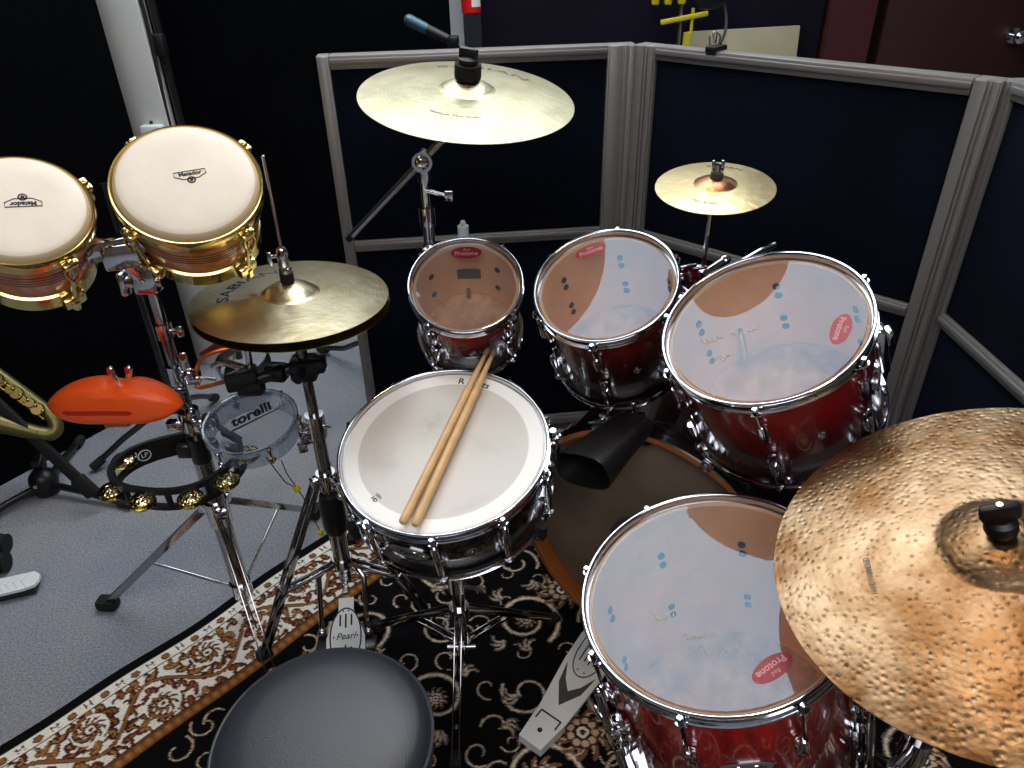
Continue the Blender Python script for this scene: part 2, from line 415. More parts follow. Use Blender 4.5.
def thing(name, label, cat, Mx=None, loc=None, group=None):
    o = bpy.data.objects.new(name, None); COL.objects.link(o); o.empty_display_size = .05
    if Mx is None: Mx = Matrix.Translation(V(loc if loc else (0, 0, 0)))
    o.matrix_world = Mx; ROOTM[o.name] = Mx.copy()
    o['label'] = label; o['category'] = cat
    if group: o['group'] = group
    return o
def tag(o, label, cat, group=None):
    o['label'] = label; o['category'] = cat
    if group: o['group'] = group
    return o
def struct(o): o['kind'] = 'structure'; return o
def bez(p0, p1, p2, p3, n=14):
    p0, p1, p2, p3 = map(V, (p0, p1, p2, p3)); out = []
    for i in range(n+1):
        t = i/n; u = 1-t; out.append(p0*u**3+p1*3*u*u*t+p2*3*u*t*t+p3*t**3)
    return out
def arc_pts(c, r, a0, a1, n=24, z=0.):
    return [(c[0]+r*math.cos(a0+(a1-a0)*i/n), c[1]+r*math.sin(a0+(a1-a0)*i/n), z) for i in range(n+1)]
def polar(r, deg, z=0.): a = math.radians(deg); return V((r*math.cos(a), r*math.sin(a), z))
def radial_T(r, deg, z=0.):
    """local frame on a shell: x tangential, y outward, z up"""
    a = math.radians(deg)
    return Matrix.Translation(polar(r, deg, z)) @ Matrix.Rotation(a-PI/2, 4, 'Z')

# ------------------------------------------------------------------ camera
H = 1.42
cd = bpy.data.cameras.new('camera'); cam = bpy.data.objects.new('camera', cd); COL.objects.link(cam)
right = V((1.0, -.0134, -.0200)); 
Rm = np.array([[.99972, -.02362, 0.], [-.01253, -.53108, .84723], [-.02001, -.84698, -.53122]])
mw = Matrix.Identity(4)
for i in range(3): mw[i][0] = Rm[i][0]; mw[i][1] = -Rm[i][1]; mw[i][2] = -Rm[i][2]
mw.translation = V((0, 0, H)); cam.matrix_world = mw
cd.sensor_width = 36; cd.sensor_fit = 'HORIZONTAL'; cd.lens = 743/1024*36; cd.clip_start = .02
SC.camera = cam

# ------------------------------------------------------------------ the room
struct(MB().box((0, .6, -.05), (7, 8.4, .1)).build('floor', 'carpet'))
struct(MB().box((0, .6, 2.75), (7, 8.4, .1)).build('ceiling', 'ceiling'))
struct(MB().box((-1.83, 3.20, 1.35), (3.24, .1, 2.7)).build('wall_back', 'wall_black'))
struct(MB().box((.57, 3.20, 1.35), (1.31, .1, 2.7)).build('wall_back_navy', 'wall_navy'))
struct(MB().box((2.92, 3.20, 1.35), (1.2, .1, 2.7)).build('wall_back_right', 'wall_navy'))
struct(MB().box((3.45, .6, 1.35), (.1, 8.4, 2.7)).build('wall_right', 'wall_room'))
struct(MB().box((0, -3.5, 1.35), (7, .1, 2.7)).build('wall_front', 'wall_room'))
struct(MB().box((-3.45, .6, 1.35), (.1, 8.4, 2.7)).build('wall_left_far', 'wall_black'))
p0, p1 = V((-1.2, 2.40, 0)), V((-3.0, -.36, 0)); d = (p1-p0).normalized(); nrm = V((d.y, -d.x, 0))
A = frame((p0+p1)/2+V((0, 0, 1.35))-nrm*.03, d, (0, 0, 1))
struct(MB().box((0, 0, 0), (.06, 2.7, (p1-p0).length), A).build('wall_left', 'wall_black'))
struct(MB().box((-.178, 3.145, 1.35), (.05, .012, 2.7)).build('trim_grey', 'post_grey'))
# white pillar by the black wall
struct(MB().box((-1.136, 2.48, 1.35), (.128, .06, 2.7), bev=.004).build('pillar', 'post_white'))
# maroon door in the back wall
struct(MB().box((1.33, 3.17, 1.05), (.17, .10, 2.1)).box((2.16, 3.17, 1.05), (.10, .10, 2.1)).box((1.71, 3.17, 2.15), (.98, .10, .1)).box((1.78, 3.2, 2.45), (1.1, .1, .5)).build('trim_door', 'maroon_frame'))
dr = struct(MB().box((1.80, 3.175, 1.045), (.66, .05, 2.09), bev=.004).build('door_1', 'maroon'))
struct(MB().box((1.785, 3.215, 1.05), (.78, .02, 2.1)).build('wall_door_gap', 'gap'))
k = MB(); k.cyl((1.975, 3.15, .995), (1.975, 3.13, .995), .03, .028, 20); k.cyl((1.975, 3.13, .995), (1.975, 3.10, .995), .010, .010, 14)
k.ball((1.975, 3.085, .995), .027, (1, .75, 1), 20); struct(k.build('door_knob', 'chrome', dr))

# power socket on the pillar
t = thing('power_socket', 'white power socket box on the white pillar above bongos', 'socket', loc=(-1.120, 2.45, .84))
MB().box((-1.118, 2.433, .855), (.066, .034, .070), bev=.006).build('housing', 'white_plastic', t, world=True)
MB().cyl((-1.105, 2.416, .855), (-1.105, 2.410, .855), .018, seg=20).build('socket_face', 'black_plastic', t, world=True)
MB().cyl((-1.122, 2.445, .892), (-1.122, 2.445, .899), .005, seg=10).build('switch', 'black_plastic', t, world=True)
t = thing('conduit', 'dark pipe with cable and clip running down beside the white pillar', 'pipe', loc=(-1.06, 2.48, 0))
MB().cyl((-1.050, 2.50, 0), (-1.050, 2.50, 2.7), .012).build('pipe', 'black_metal', t, world=True)
MB().tube([(-1.068+.005*math.sin(i*.9), 2.462, .4+i*.09) for i in range(26)], .006).build('cable', 'rubber', t, world=True)
MB().box((-1.050, 2.48, 1.115), (.040, .034, .06), bev=.006).build('clip', 'black_plastic', t, world=True)

# ------------------------------------------------------------------ luminous ceiling fixture (bluish), an added rear fill fixture and a warm lamp
def fixture(x0, x1, y0, y1, glow, label):
    t = thing('ceiling_light', label, 'light', loc=((x0+x1)/2, (y0+y1)/2, 2.7))
    MB().box(((x0+x1)/2, (y0+y1)/2, 2.655), (x1-x0, y1-y0, .03)).build('diffuser', glow, t, world=True)
    fr = MB()
    for x in (x0-.03, x1+.03): fr.box((x, (y0+y1)/2, 2.66), (.06, y1-y0+.12, .07))
    for y in (y0-.03, y1+.03): fr.box(((x0+x1)/2, y, 2.66), (x1-x0, .06, .07))
    fr.build('frame', 'alu', t, world=True)
fixture(-1.35, .95, 1.42, 2.95, emit('diffuser_glow', (.88, .95, 1.0), 5.1), 'large white ceiling light fixture above the far side of the drum kit')
fixture(-1.2, 1.2, -1.9, -.35, emit('rear_fill_glow', (.97, .97, 1.0), 4.2), 'added white fill light panel on the ceiling behind the drummer seat')  # unseen fixture added to light the drum fronts
# glowing high windows, added out of view to brighten the cymbal reflections
for n_, (x0, x1) in enumerate(((-1.55, -.30), (-.10, 1.15), (1.35, 2.6))):
    wf = struct(MB().box(((x0+x1)/2, 3.14, 1.82), (x1-x0, .03, .05)).box(((x0+x1)/2, 3.14, 2.52), (x1-x0, .03, .05)).box((x0, 3.14, 2.17), (.05, .03, .75)).box((x1, 3.14, 2.17), (.05, .03, .75)).build('added_window_%d' % (n_+1), 'alu'))
    struct(MB().box(((x0+x1)/2, 3.143, 2.17), (x1-x0-.05, .012, .65)).build('fill_pane', M['window_fill'], wf))

# ------------------------------------------------------------------ rug
def make_rug():
    O = np.array([-1.54, .384]); eu = np.array([.675, .738]); ev = np.array([.738, -.675])
    L, W, s = 2.02, 1.75, .003
    nu, nv = int(L/s)+1, int(W/s)+1
    BL = np.array(lin((13, 12, 14))); CR = np.array(lin((250, 243, 230))); BR = np.array(lin((150, 100, 52)))
    MR = np.array(lin((92, 44, 38))); DK = np.array(lin((46, 26, 24))); TN = np.array(lin((216, 194, 164))); GR = np.array(lin((120, 104, 96)))
    C = np.zeros((nu, nv, 3)); C[:] = BL
    vv = np.arange(nv)*s
    def band(a, b, c): C[:, (vv >= a) & (vv < b)] = c
    band(.03, .056, CR); band(.056, .059, DK); band(.059, .205, CR); band(.205, .209, DK); band(.209, .236, BR*.55)
    uu, vg = np.meshgrid(np.arange(nu)*s, vv, indexing='ij')
    def disc(u, v, r, c, sq=1., ang=0.):
        i0, i1 = max(0, int((u-r*1.01)/s)), min(nu, int((u+r)/s)+2); j0, j1 = max(0, int((v-r)/s)), min(nv, int((v+r)/s)+2)
        if i0 >= i1 or j0 >= j1: return
        a = uu[i0:i1, j0:j1]-u; b = vg[i0:i1, j0:j1]-v
        m = a*a+b*b <= r*r
        C[i0:i1, j0:j1][m] = c
    def stroke(pts, w0, w1, c, lim=None):
        for i in range(len(pts)-1):
            (a, b), (c2, d2) = pts[i], pts[i+1]; n = max(1, int(math.hypot(c2-a, d2-b)/(s*1.2)))
            for k in range(n):
                t = (i+k/n)/(len(pts)-1); u = a+(c2-a)*k/n; v = b+(d2-b)*k/n
                if lim and not (lim[0] < v < lim[1]): continue
                disc(u, v, (w0+(w1-w0)*t), c)
    def spiral(u, v, r, a0, turns, dirn=1, n=40):
        return [(u+r*(1-.72*i/n)*math.cos(a0+dirn*turns*2*PI*i/n), v+r*(1-.72*i/n)*math.sin(a0+dirn*turns*2*PI*i/n)) for i in range(n+1)]
    def comma(u, v, ang, ln, c, w, curl=.9, lim=None):
        pts = []; a = ang; x, y = u, v
        for i in range(9):
            pts.append((x, y)); x += ln/8*math.cos(a); y += ln/8*math.sin(a); a += curl/8*2
        stroke(pts, w, w*.35, c, lim)
    def rosette(u, v, r, petals, c1, c2, c3, lim=None):
        for k in range(petals):
            a = 2*PI*k/petals; disc(u+r*.68*math.cos(a), v+r*.68*math.sin(a), r*.36, c1)
        for k in range(petals):
            a = 2*PI*k/petals; disc(u+r*.66*math.cos(a), v+r*.66*math.sin(a), r*.23, c2)
        disc(u, v, r*.48, c3); disc(u, v, r*.33, c1); disc(u, v, r*.18, c2)
        for k in range(petals*2):
            a = PI*k/petals; disc(u+r*.4*math.cos(a), v+r*.4*math.sin(a), r*.06, c1)
    # bead bands
    n = int(L/.034)
    for k in range(n):
        u = (k+.5)*.034
        if k % 2 == 0:
            disc(u, .043, .0095, DK); disc(u, .043, .0075, BR)
        else:
            for q in (-.006, .006): stroke([(u+q, .035), (u+q, .051)], .0022, .0022, DK)
            stroke([(u-.006, .043), (u+.006, .043)], .002, .002, DK)
    for k in range(int(L/.021)):
        u = (k+.5)*.021; disc(u, .2225, .0095, BR*1.1); disc(u, .2225, .004, BR*1.6)
    # cream border: heavy acanthus scrolls filling the band
    lim = (.061, .204); per = .26; mid = .132
    rnd = random.Random(3)
    LB = np.array(lin((176, 130, 78)))
    def vine(u): return mid+.046*math.sin(2*PI*u/per)
    def leaf(u, v, a, ln, curl, li, c0=DK, c1=MR, c2=BR):
        comma(u, v, a, ln, c0, ln*.20, curl, li); comma(u, v, a, ln*.92, c1, ln*.15, curl, li); comma(u, v, a, ln*.66, c2, ln*.085, curl, li)
    for k in range(int(L/.034)):
        for r_ in range(5):
            u = (k+.5*(r_ % 2))*.034+rnd.uniform(-.005, .005); v = .076+r_*.028+rnd.uniform(-.005, .005)
            sl = math.atan(.046*2*PI/per*math.cos(2*PI*u/per)); sd = 1 if v > vine(u) else -1
            a = sl+sd*(.5+rnd.uniform(-.5, .7)); c_ = rnd.choice(((DK, MR, BR), (MR, MR, BR), (DK, MR, LB), (MR, BR, LB)))
            for w_, ln in ((-.75, .029), (0, .041), (.75, .031)):
                leaf(u, v, a+w_, ln*rnd.uniform(.85, 1.15), sd*(1.2 if w_ else .6), lim, *c_)
    pts = [(u, vine(u)) for u in np.arange(0, L, .008)]
    stroke(pts, .0055, .0055, DK, lim); stroke(pts, .0036, .0036, BR, lim)
    for k in range(int(L/per)+1):
        for ph, sd in ((.25, -1), (.75, 1)):
            u = (k+ph)*per; v = mid+sd*.028
            disc(u, v, .037, CR)
            sp = spiral(u, v, .036, sd*PI/2, .8, sd); stroke(sp, .0058, .004, DK, lim); stroke(sp, .0040, .0026, BR, lim)
            for q in range(10):
                a = q*2*PI/10+.3; leaf(u+.014*math.cos(a), v+.014*math.sin(a), a, .022, .9, lim, DK, MR, LB)
            disc(u, v, .013, DK); disc(u, v, .010, CR); disc(u, v, .005, MR)
    # black field: cream scrolls, leaves and flowers
    f0 = .243; F_ = (f0, 9)
    def lobes(sp, dirn, ln0, every, cs):
        m = len(sp)-1
        for q in range(1, m-4, every):
            x, y = sp[q]; x2, y2 = sp[q+1]; t = math.atan2(y2-y, x2-x); ln = ln0*(1-.6*q/m)
            for sd in (-1, 1):
                if sd == dirn and q % (2*every) == 1: continue
                comma(x, y, t-sd*dirn*.8, ln, cs[0], ln*.19, sd*dirn*1.3, F_); comma(x, y, t-sd*dirn*.8, ln*.86, cs[1], ln*.10, sd*dirn*1.3, F_)
    def scroll(u, v, r, a0, dirn, turns=1.25, cs=(GR, TN)):
        sp = spiral(u, v, r, a0, turns, dirn, 60)
        lobes(sp, dirn, r*.42, 4, cs)
        stroke(sp, r*.075, r*.05, GR, F_); stroke(sp, r*.055, r*.035, TN, F_); stroke(sp, r*.02, r*.012, CR, F_)
    def bloom(u, v, r, a=.0):
        for q in range(11): b = a+q*2*PI/11; leaf(u+r*.45*math.cos(b), v+r*.45*math.sin(b), b-.4, r*.75, .9, F_, GR, BR*.8, TN)
        for q in range(9): b = a+q*2*PI/9; disc(u+r*.45*math.cos(b), v+r*.45*math.sin(b), r*.21, MR)
        for q in range(9): b = a+q*2*PI/9; disc(u+r*.44*math.cos(b), v+r*.44*math.sin(b), r*.13, TN)
        disc(u, v, r*.32, DK); disc(u, v, r*.22, CR); disc(u, v, r*.11, MR)
    for k in range(int(L/.066)+1):
        for r_ in range(int((W-f0)/.066)+1):
            u = k*.066+rnd.uniform(-.02, .02); v = f0+.03+r_*.066+rnd.uniform(-.02, .02)
            if rnd.random() < .75: scroll(u, v, rnd.uniform(.022, .034), rnd.uniform(0, 6.28), rnd.choice((-1, 1)), rnd.uniform(.6, 1.0), rnd.choice(((GR, TN), (MR, TN), (MR, BR))))
    pu, pv = .27, .27; iu = 0; u = .02
    while u < L+.15:
        iv = 0; v = f0+.085
        while v < W+.15:
            dn = 1 if (iu+iv) % 2 == 0 else -1; ju, jv = rnd.uniform(-.015, .015), rnd.uniform(-.012, .012); a0 = rnd.uniform(0, 6.28)
            for rr_ in np.arange(.0, .075, .004): stroke([(u+ju+rr_*math.cos(t_), v+jv+rr_*math.sin(t_)) for t_ in np.arange(0, 6.4, .3)], .0035, .0035, BL, F_)
            scroll(u+ju, v+jv, .082, a0, dn, 1.35)
            if (iu*2+iv) % 3 == 0: bloom(u+ju, v+jv, .045)
            else: bloom(u+ju, v+jv, .026)
            scroll(u+pu*.5, v+pv*.5, .056, a0+2.1, -dn, 1.15, (MR, TN))
            if (iu+iv) % 3 == 1: bloom(u+pu*.52, v+.01, .058, .2)
            for q in range(4):
                x = u+rnd.uniform(-.13, .13); y = v+rnd.uniform(-.13, .13); a = rnd.uniform(0, 6.28)
                for w_ in (-.7, 0, .7): comma(x, y, a+w_, .042, GR, .0058, 1.2, F_); comma(x, y, a+w_, .036, TN, .0034, 1.2, F_)
            v += pv; iv += 1
        u += pu; iu += 1
    # mesh: one cloth with a thin raised body and low rims
    Z = np.full((nu, nv), .009); Z[0, :] = Z[-1, :] = .0005; Z[:, 0] = Z[:, -1] = .0005
    # the long edge ripples slightly
    rip = .006*np.sin(uu*7.3)+.004*np.sin(uu*17.1+1)
    X = O[0]+eu[0]*uu+ev[0]*(vg+rip*np.exp(-vg*3)); Y = O[1]+eu[1]*uu+ev[1]*(vg+rip*np.exp(-vg*3))
    co = np.stack([X, Y, Z], -1).reshape(-1, 3)
    idx = np.arange(nu*nv).reshape(nu, nv)
    q = np.stack([idx[:-1, :-1], idx[:-1, 1:], idx[1:, 1:], idx[1:, :-1]], -1).reshape(-1, 4)
    me = bpy.data.meshes.new('rug'); me.vertices.add(len(co)); me.vertices.foreach_set('co', co.ravel())
    me.loops.add(q.size); me.loops.foreach_set('vertex_index', q.ravel().astype(np.int32))
    me.polygons.add(len(q)); me.polygons.foreach_set('loop_start', np.arange(0, q.size, 4, dtype=np.int32))
    me.polygons.foreach_set('loop_total', np.full(len(q), 4, dtype=np.int32))
    me.update(calc_edges=True); me.validate()
    at = me.color_attributes.new('pattern', 'FLOAT_COLOR', 'POINT')
    at.data.foreach_set('color', np.concatenate([C.reshape(-1, 3), np.ones((nu*nv, 1))], 1).ravel())
    me.materials.append(M['rug'])
    bm = bmesh.new(); bm.from_mesh(me); bmesh.ops.recalc_face_normals(bm, faces=bm.faces[:])
    if bm.faces[len(bm.faces)//2].normal.z < 0: bmesh.ops.reverse_faces(bm, faces=bm.faces[:])
    bm.to_mesh(me); bm.free()
    o = bpy.data.objects.new('rug', me); COL.objects.link(o)
    return tag(o, 'black and cream patterned floral rug on grey carpet under the drum kit', 'rug')
make_rug()
# ------------------------------------------------------------------ drums
def hoop_prof(rs, zt, sgn=-1):
    """triple flanged hoop, lip at zt, body running to zt+sgn*.022"""
    q = [(.0022, -.0205), (.0095, -.0205), (.0105, -.0185), (.0095, -.0165), (.0048, -.0155), (.0050, -.0050), (.0068, -.0036), (.0086, -.0024),
         (.0092, -.0008), (.0084, .0006), (.0066, .0013), (.0048, .0009), (.0034, -.0003), (.0026, -.0024), (.0022, -.0060)]
    pts = [(rs+a, zt+(-sgn)*b) for a, b in q]
    return pts if sgn < 0 else list(reversed(pts))

def oval(a, b, n=28): return [(a*math.cos(2*PI*i/n), b*math.sin(2*PI*i/n)) for i in range(n)]

def bend(R):
    """wrap a flat shape (x along, y up, z out) around a shell of radius R"""
    def f(v):
        a = v.x/R; rr = R+v.z
        return V((rr*math.sin(a), rr*math.cos(a)-R, v.y))
    return f

def badge(rs, deg, z, root, a=.038, b=.017, mark='Pearl'):
    T = Matrix.Translation((0, 0, 0)) @ radial_T(rs, deg, z)
    w = bend(rs)
    k = MB()
    def flat(poly, z0, z1):
        n = len(poly); vs = [w(V((x, y, z0))) for x, y in poly]+[w(V((x, y, z1))) for x, y in poly]
        ctr = len(vs); vs += [w(V((0, 0, z1)))]
        fs = [(i, (i+1) % n, n+(i+1) % n, n+i) for i in range(n)]+[(n+i, n+(i+1) % n, ctr) for i in range(n)]
        k.add(vs, fs, T)
    k.mat(0); flat(oval(a, b), -.001, .0022)
    k.mat(1); flat(oval(a*.9, b*.84), .0005, .0027)
    k.mat(0)
    for s in (-1, 1):
        pts = [(s*(a*.25+a*.5*i/8), (.55-.45*(i/8))*b*math.sin(1+2.2*i/8)) for i in range(9)]
        k.tube([w(V((x, y, .003))) for x, y in pts], .0009, 6, T=T)
    k.mat(2)
    k.text(mark, b*.95, T, warp=lambda v: w(V((-v.x, v.y, .0031+v.z))), shear=.3)
    return k.build('badge', ['chrome', 'badge', 'ink'], root)

def make_drum(name, label, c, nxy, rh, depth, nl, phase, shell_m, head='film', badge_deg=None, sticker=None, group=None, snare=False, cat='drum', badge_z=.55, inner='maple'):
    nz = V((nxy[0], nxy[1], 1)).normalized(); c = V(c)
    F = frame(c-nz*depth, nz)
    root = thing(name, label, cat, F, group=group)
    rs = rh-.0105
    zh = depth-(.005 if snare else .0085)
    # shell: outer lacquer, inner maple, bearing edges
    k = MB(); n = 72
    k.mat(0).lathe([(rs, .012), (rs, depth-.012)], n)
    k.mat(1).lathe([(rs, depth-.012), (rs-.002, zh-.0012), (rs-.006, depth-.014), (rs-.0065, .014), (rs-.002, zh*0+.009), (rs, .012)], n)
    k.build('shell', [shell_m, inner], root)
    # heads
    if head == 'film':
        k = MB(); k.disc(rs-.006, zh, 72); k.lathe([(rs-.006, zh), (rs-.001, zh-.0015), (rs+.0012, zh-.006), (rs+.0012, zh-.012)], 72)
        k.build('batter_head', 'film', root, smooth=8)
    else:
        k = MB(); k.disc(rs-.004, zh, 72); k.lathe([(rs-.004, zh), (rs-.001, zh-.001), (rs+.0012, zh-.005), (rs+.0012, zh-.012)], 72)
        k.build('batter_head', head, root, smooth=8)
    k = MB(); zb = .0085
    k.disc(rs-.004, zb, 72, up=False); k.lathe([(rs-.004, zb), (rs, zb+.001), (rs+.0012, zb+.010)], 72)
    k.build('resonant_head', 'film_low', root, smooth=8)
    k = MB(); k.lathe([(rs+.0004, zh-.009), (rs+.0018, zh-.009), (rs+.0018, zh-.004), (rs+.0004, zh-.004)], 72, closed=True)
    k.build('flesh_hoop', 'steel', root)
    # hoops with ears
    for nm, zt, sg in (('top_hoop', depth, -1), ('bottom_hoop', 0., 1)):
        k = MB(); k.lathe(hoop_prof(rs, zt, sg), 96, closed=True)
        for i in range(nl):
            T = radial_T(rs+.0105, phase+360*i/nl, zt+sg*.018)
            k.box((0, 0, 0), (.017, .011, .0032), T, bev=.001)
        k.build(nm, 'chrome', root)
    # lugs and tension rods
    for i in range(nl):
        ph = phase+360*i/nl
        if snare:
            T = radial_T(rs, ph, depth/2); g = MB()
            g.lathe([(0, -.044), (.0052, -.044), (.0062, -.036), (.0062, .036), (.0052, .044), (0, .044)], 14, T @ Matrix.Translation((0, .0125, 0)))
            for s in (-1, 1):
                g.box((0, .005, s*.026), (.010, .012, .012), T, bev=.002)
            g.build('lug', 'chrome', root)
        else:
            for zc, sg in ((depth*.5+depth*.5*.40, 1), (depth*.5-depth*.5*.40, -1)):
                if depth < .24: zc = depth*.5+sg*depth*.5*.38
                T = radial_T(rs, ph, zc); g = MB()
                g.box((0, .0035, -sg*.004), (.017, .009, .044), T, bev=.0035)
                g.lathe([(0, -.013), (.0062, -.013), (.0068, 0), (.0058, .016), (0, .016)], 14, T @ Matrix.Translation((0, .0105, sg*.006)) @ (Matrix.Identity(4) if sg > 0 else Matrix.Rotation(PI, 4, 'X')))
                g.build('lug', 'chrome', root)
                g = MB(); T2 = radial_T(rs-.0065, ph, zc-sg*.004)
                for dz in ((-.011, .011) if depth > .2 else (0,)):
                    g.lathe([(0, 0), (.0066, 0), (.0060, .0032), (.003, .0045), (0, .0045)], 12, T2 @ Matrix.Translation((0, 0, dz)) @ Matrix.Rotation(PI/2, 4, 'X'))
                g.build('lug_screw', 'black_metal', root)
        for zt, sg in ((depth, -1), (0., 1)):
            a0 = polar(rs+.0125, ph, zt+sg*.004); a1 = polar(rs+.0118, ph, depth*.5 if snare else (zt+sg*depth*.24 if depth > .2 else zt+sg*depth*.28))
            g = MB(); g.cyl(a0+V((0, 0, sg*.010)), a1, .0029, seg=8)
            g.cyl(polar(rs+.0125, ph, zt+sg*.0155), polar(rs+.0125, ph, zt+sg*.0125), .0068, seg=14)
            g.cyl(polar(rs+.0125, ph, zt+sg*.0125), a0-V((0, 0, sg*.002)), .0042, seg=4)
            g.build('tension_rod', 'chrome', root)
    # air vent
    vd = (badge_deg if badge_deg is not None else phase+180/nl)
    T = radial_T(rs, phase+180/nl, depth*.48); g = MB()
    g.lathe([(.0035, -.002), (.0035, .0022), (.0065, .0022), (.0085, 0), (.0085, -.002)], 16, T @ Matrix.Rotation(-PI/2, 4, 'X'))
    g.build('air_vent', 'chrome', root)
    if badge_deg is not None: badge(rs, badge_deg, depth*badge_z, root)
    if sticker:
        ph, rr, rot = sticker; T = Matrix.Translation(polar(rr, ph, zh+.0002)) @ Matrix.Rotation(math.radians(rot), 4, 'Z')
        g = MB(); g.mat(0).prism(oval(.0305, .0145, 40), 0, .0003, T)
        g.mat(1).text('Protone', .0138, T @ Matrix.Translation((0, -.0022, .0005)), ext=.0002, bold=.0002)
        g.text('Red', .0085, T @ Matrix.Translation((0, .0070, .0005)), ext=.0002, shear=.2)
        g.build('head_sticker', ['sticker', 'sticker_text'], root)
    return root, F, rs, zh

# --- snare
sn_head = coated_head_mat(.178)
M['snare_shell'] = burst_mat('snare_black_lacquer', .14, (16, 14, 15), (14, 12, 13), (10, 9, 10), flame=.1)
sn, sF, sr, szh = make_drum('snare_drum', 'black snare drum with white coated head, a pair of sticks lying on it', (-.123, 1.041, .646), (-.074, -.249), .1875, .14, 10, 266,
                            'snare_shell', sn_head, badge_deg=249, snare=True, badge_z=.5)
g = MB()
for s, ph in (('R', 79), ('ts', 61)):
    T = Matrix.Translation(polar(.158, ph, szh+.0001)) @ Matrix.Rotation(math.radians(ph-90), 4, 'Z'); g.text(s, .020, T, ext=.0001, bold=.0004)
T = Matrix.Translation(polar(.142, 222, szh+.0001)) @ Matrix.Rotation(math.radians(222+90), 4, 'Z')
g.text('GEN', .007, T, ext=.0001, bold=.0002); g.text('HD', .009, T @ Matrix.Translation((0, -.009, 0)), ext=.0001, bold=.0004)
g.build('head_print', 'ink', sn)
# throw-off on the far right side and butt plate on the left
T = radial_T(sr, 8, .07)
g = MB(); g.box((0, .010, 0), (.032, .020, .062), T, bev=.003); g.box((0, .020, .030), (.018, .014, .012), T, bev=.002)
g.cyl((0, .018, .034), (0, .018, .052), .006, seg=12, T=T); g.build('throw_off', 'chrome', sn)
g = MB(); g.box((0, .026, .004), (.010, .006, .075), T @ Matrix.Rotation(-.12, 4, 'X'), bev=.002); g.build('throw_lever', 'chrome', sn)
T = radial_T(sr, 188, .06); g = MB(); g.box((0, .008, 0), (.03, .016, .04), T, bev=.003); g.build('butt_plate', 'chrome', sn)
g = MB()
for i in range(20): g.cyl((-.14, -.02+i*.002, .006), (.14, -.02+i*.002, .006), .0008, seg=5)
g.build('snare_wires', 'steel', sn)

# --- drumsticks lying across the snare: butt on the head, shaft over the far hoop
def stick(butt, over, label):
    b, o = V(butt), V(over); d = (o-b).normalized()
    root = thing('drumstick', label, 'drumstick', frame(b, d, (0, 0, 1)), group=None)
    g = MB(); g.lathe([(0, .0), (.0052, .0005), (.0070, .003), (.0074, .012), (.0074, .255), (.0068, .30), (.0050, .355), (.0036, .380), (.0030, .384)], 16); g.build('shaft', 'stick', root)
    g = MB(); g.lathe([(.0030, .384), (.0046, .388), (.0052, .394), (.0046, .401), (.002, .406), (0, .407)], 14); g.build('tip', 'tip', root)
stick((-.1790, .8815, .6115), (-.062, 1.200, .7045), 'left one of two pale wooden drumsticks lying across the white snare head')
stick((-.1590, .8755, .6115), (-.0475, 1.1985, .7050), 'right one of two pale wooden drumsticks lying across the white snare head')

# --- toms
M['tom_a'] = burst_mat('tom_shell_small', .185, (160, 28, 26), (88, 16, 18), (12, 8, 9), p=(.45, .75), flame=.25)
M['tom_b'] = burst_mat('tom_shell_mid', .228, (136, 34, 24), (58, 18, 14), (10, 7, 8), p=(.5, .95), flame=.35)
M['tom_c'] = burst_mat('tom_shell_large', .23, (138, 24, 24), (92, 17, 18), (12, 7, 8), p=(.42, .72), flame=.12)
M['tom_d'] = burst_mat('floor_tom_shell', .36, (172, 28, 24), (158, 26, 22), (110, 18, 16), p=(.3, .6), flame=.45)
t1 = make_drum('tom_drum', 'smallest rack tom with amber see-through head, directly behind the snare', (-.084, 1.305, .832), (.006, -.585), .1125, .185, 4, 231, 'tom_a', sticker=(90, .078, 0))
g = MB(); T = Matrix.Translation((0, t1[2]-.0085, .085)) @ Matrix.Rotation(PI/2, 4, 'X'); g.box((0, 0, 0), (.055, .032, .002), T, bev=.0005); g.build('maker_label', 'paper', t1[0])
t2 = make_drum('tom_drum', 'middle rack tom, dark red-brown shell, between smallest tom and largest rack tom', (.175, 1.255, .848), (-.271, -.427), .1375, .228, 6, 249, 'tom_b', sticker=(96, .098, 6))
t3 = make_drum('tom_drum', 'largest rack tom with red-to-black shell, under the small splash cymbal', (.395, 1.031, .875), (-.444, -.26), .1635, .23, 6, 246, 'tom_c', badge_deg=336, sticker=(-33, .113, -126), badge_z=.42)
ft = make_drum('floor_tom', 'red floor tom in front, partly covered by the big hammered ride cymbal', (.273, .72, .622), (-.236, -.063), .1885, .36, 8, 244, 'tom_d', badge_deg=266, sticker=(-71, .131, 207), badge_z=.62)
M['scuff'] = P('scuff', (196, 186, 168), .8)
# stick scuffs on the two biggest heads
for (rt, F, rs, zh), spots in ((t3, ((-.085, .015, .8), (-.075, -.030, .6), (-.035, .005, 1.0))), (ft, ((-.085, -.02, .9), (-.02, -.085, 1.2), (-.045, -.06, .7)))):
    rr = random.Random(5)
    for (x, y, s) in spots:
        g = MB()
        for q in range(4):
            p = [(x+.012*s*(q-1.5)+.006*i*s/2+rr.uniform(-.002, .002), y+.008*math.sin(i*1.1+q)*s+rr.uniform(-.003, .003), zh+.0002) for i in range(6)]
            g.tube(p, [.0003, .0007, .0011, .0009, .0006, .0003], 4)
        g.build('scuff_mark', M['scuff'], rt)

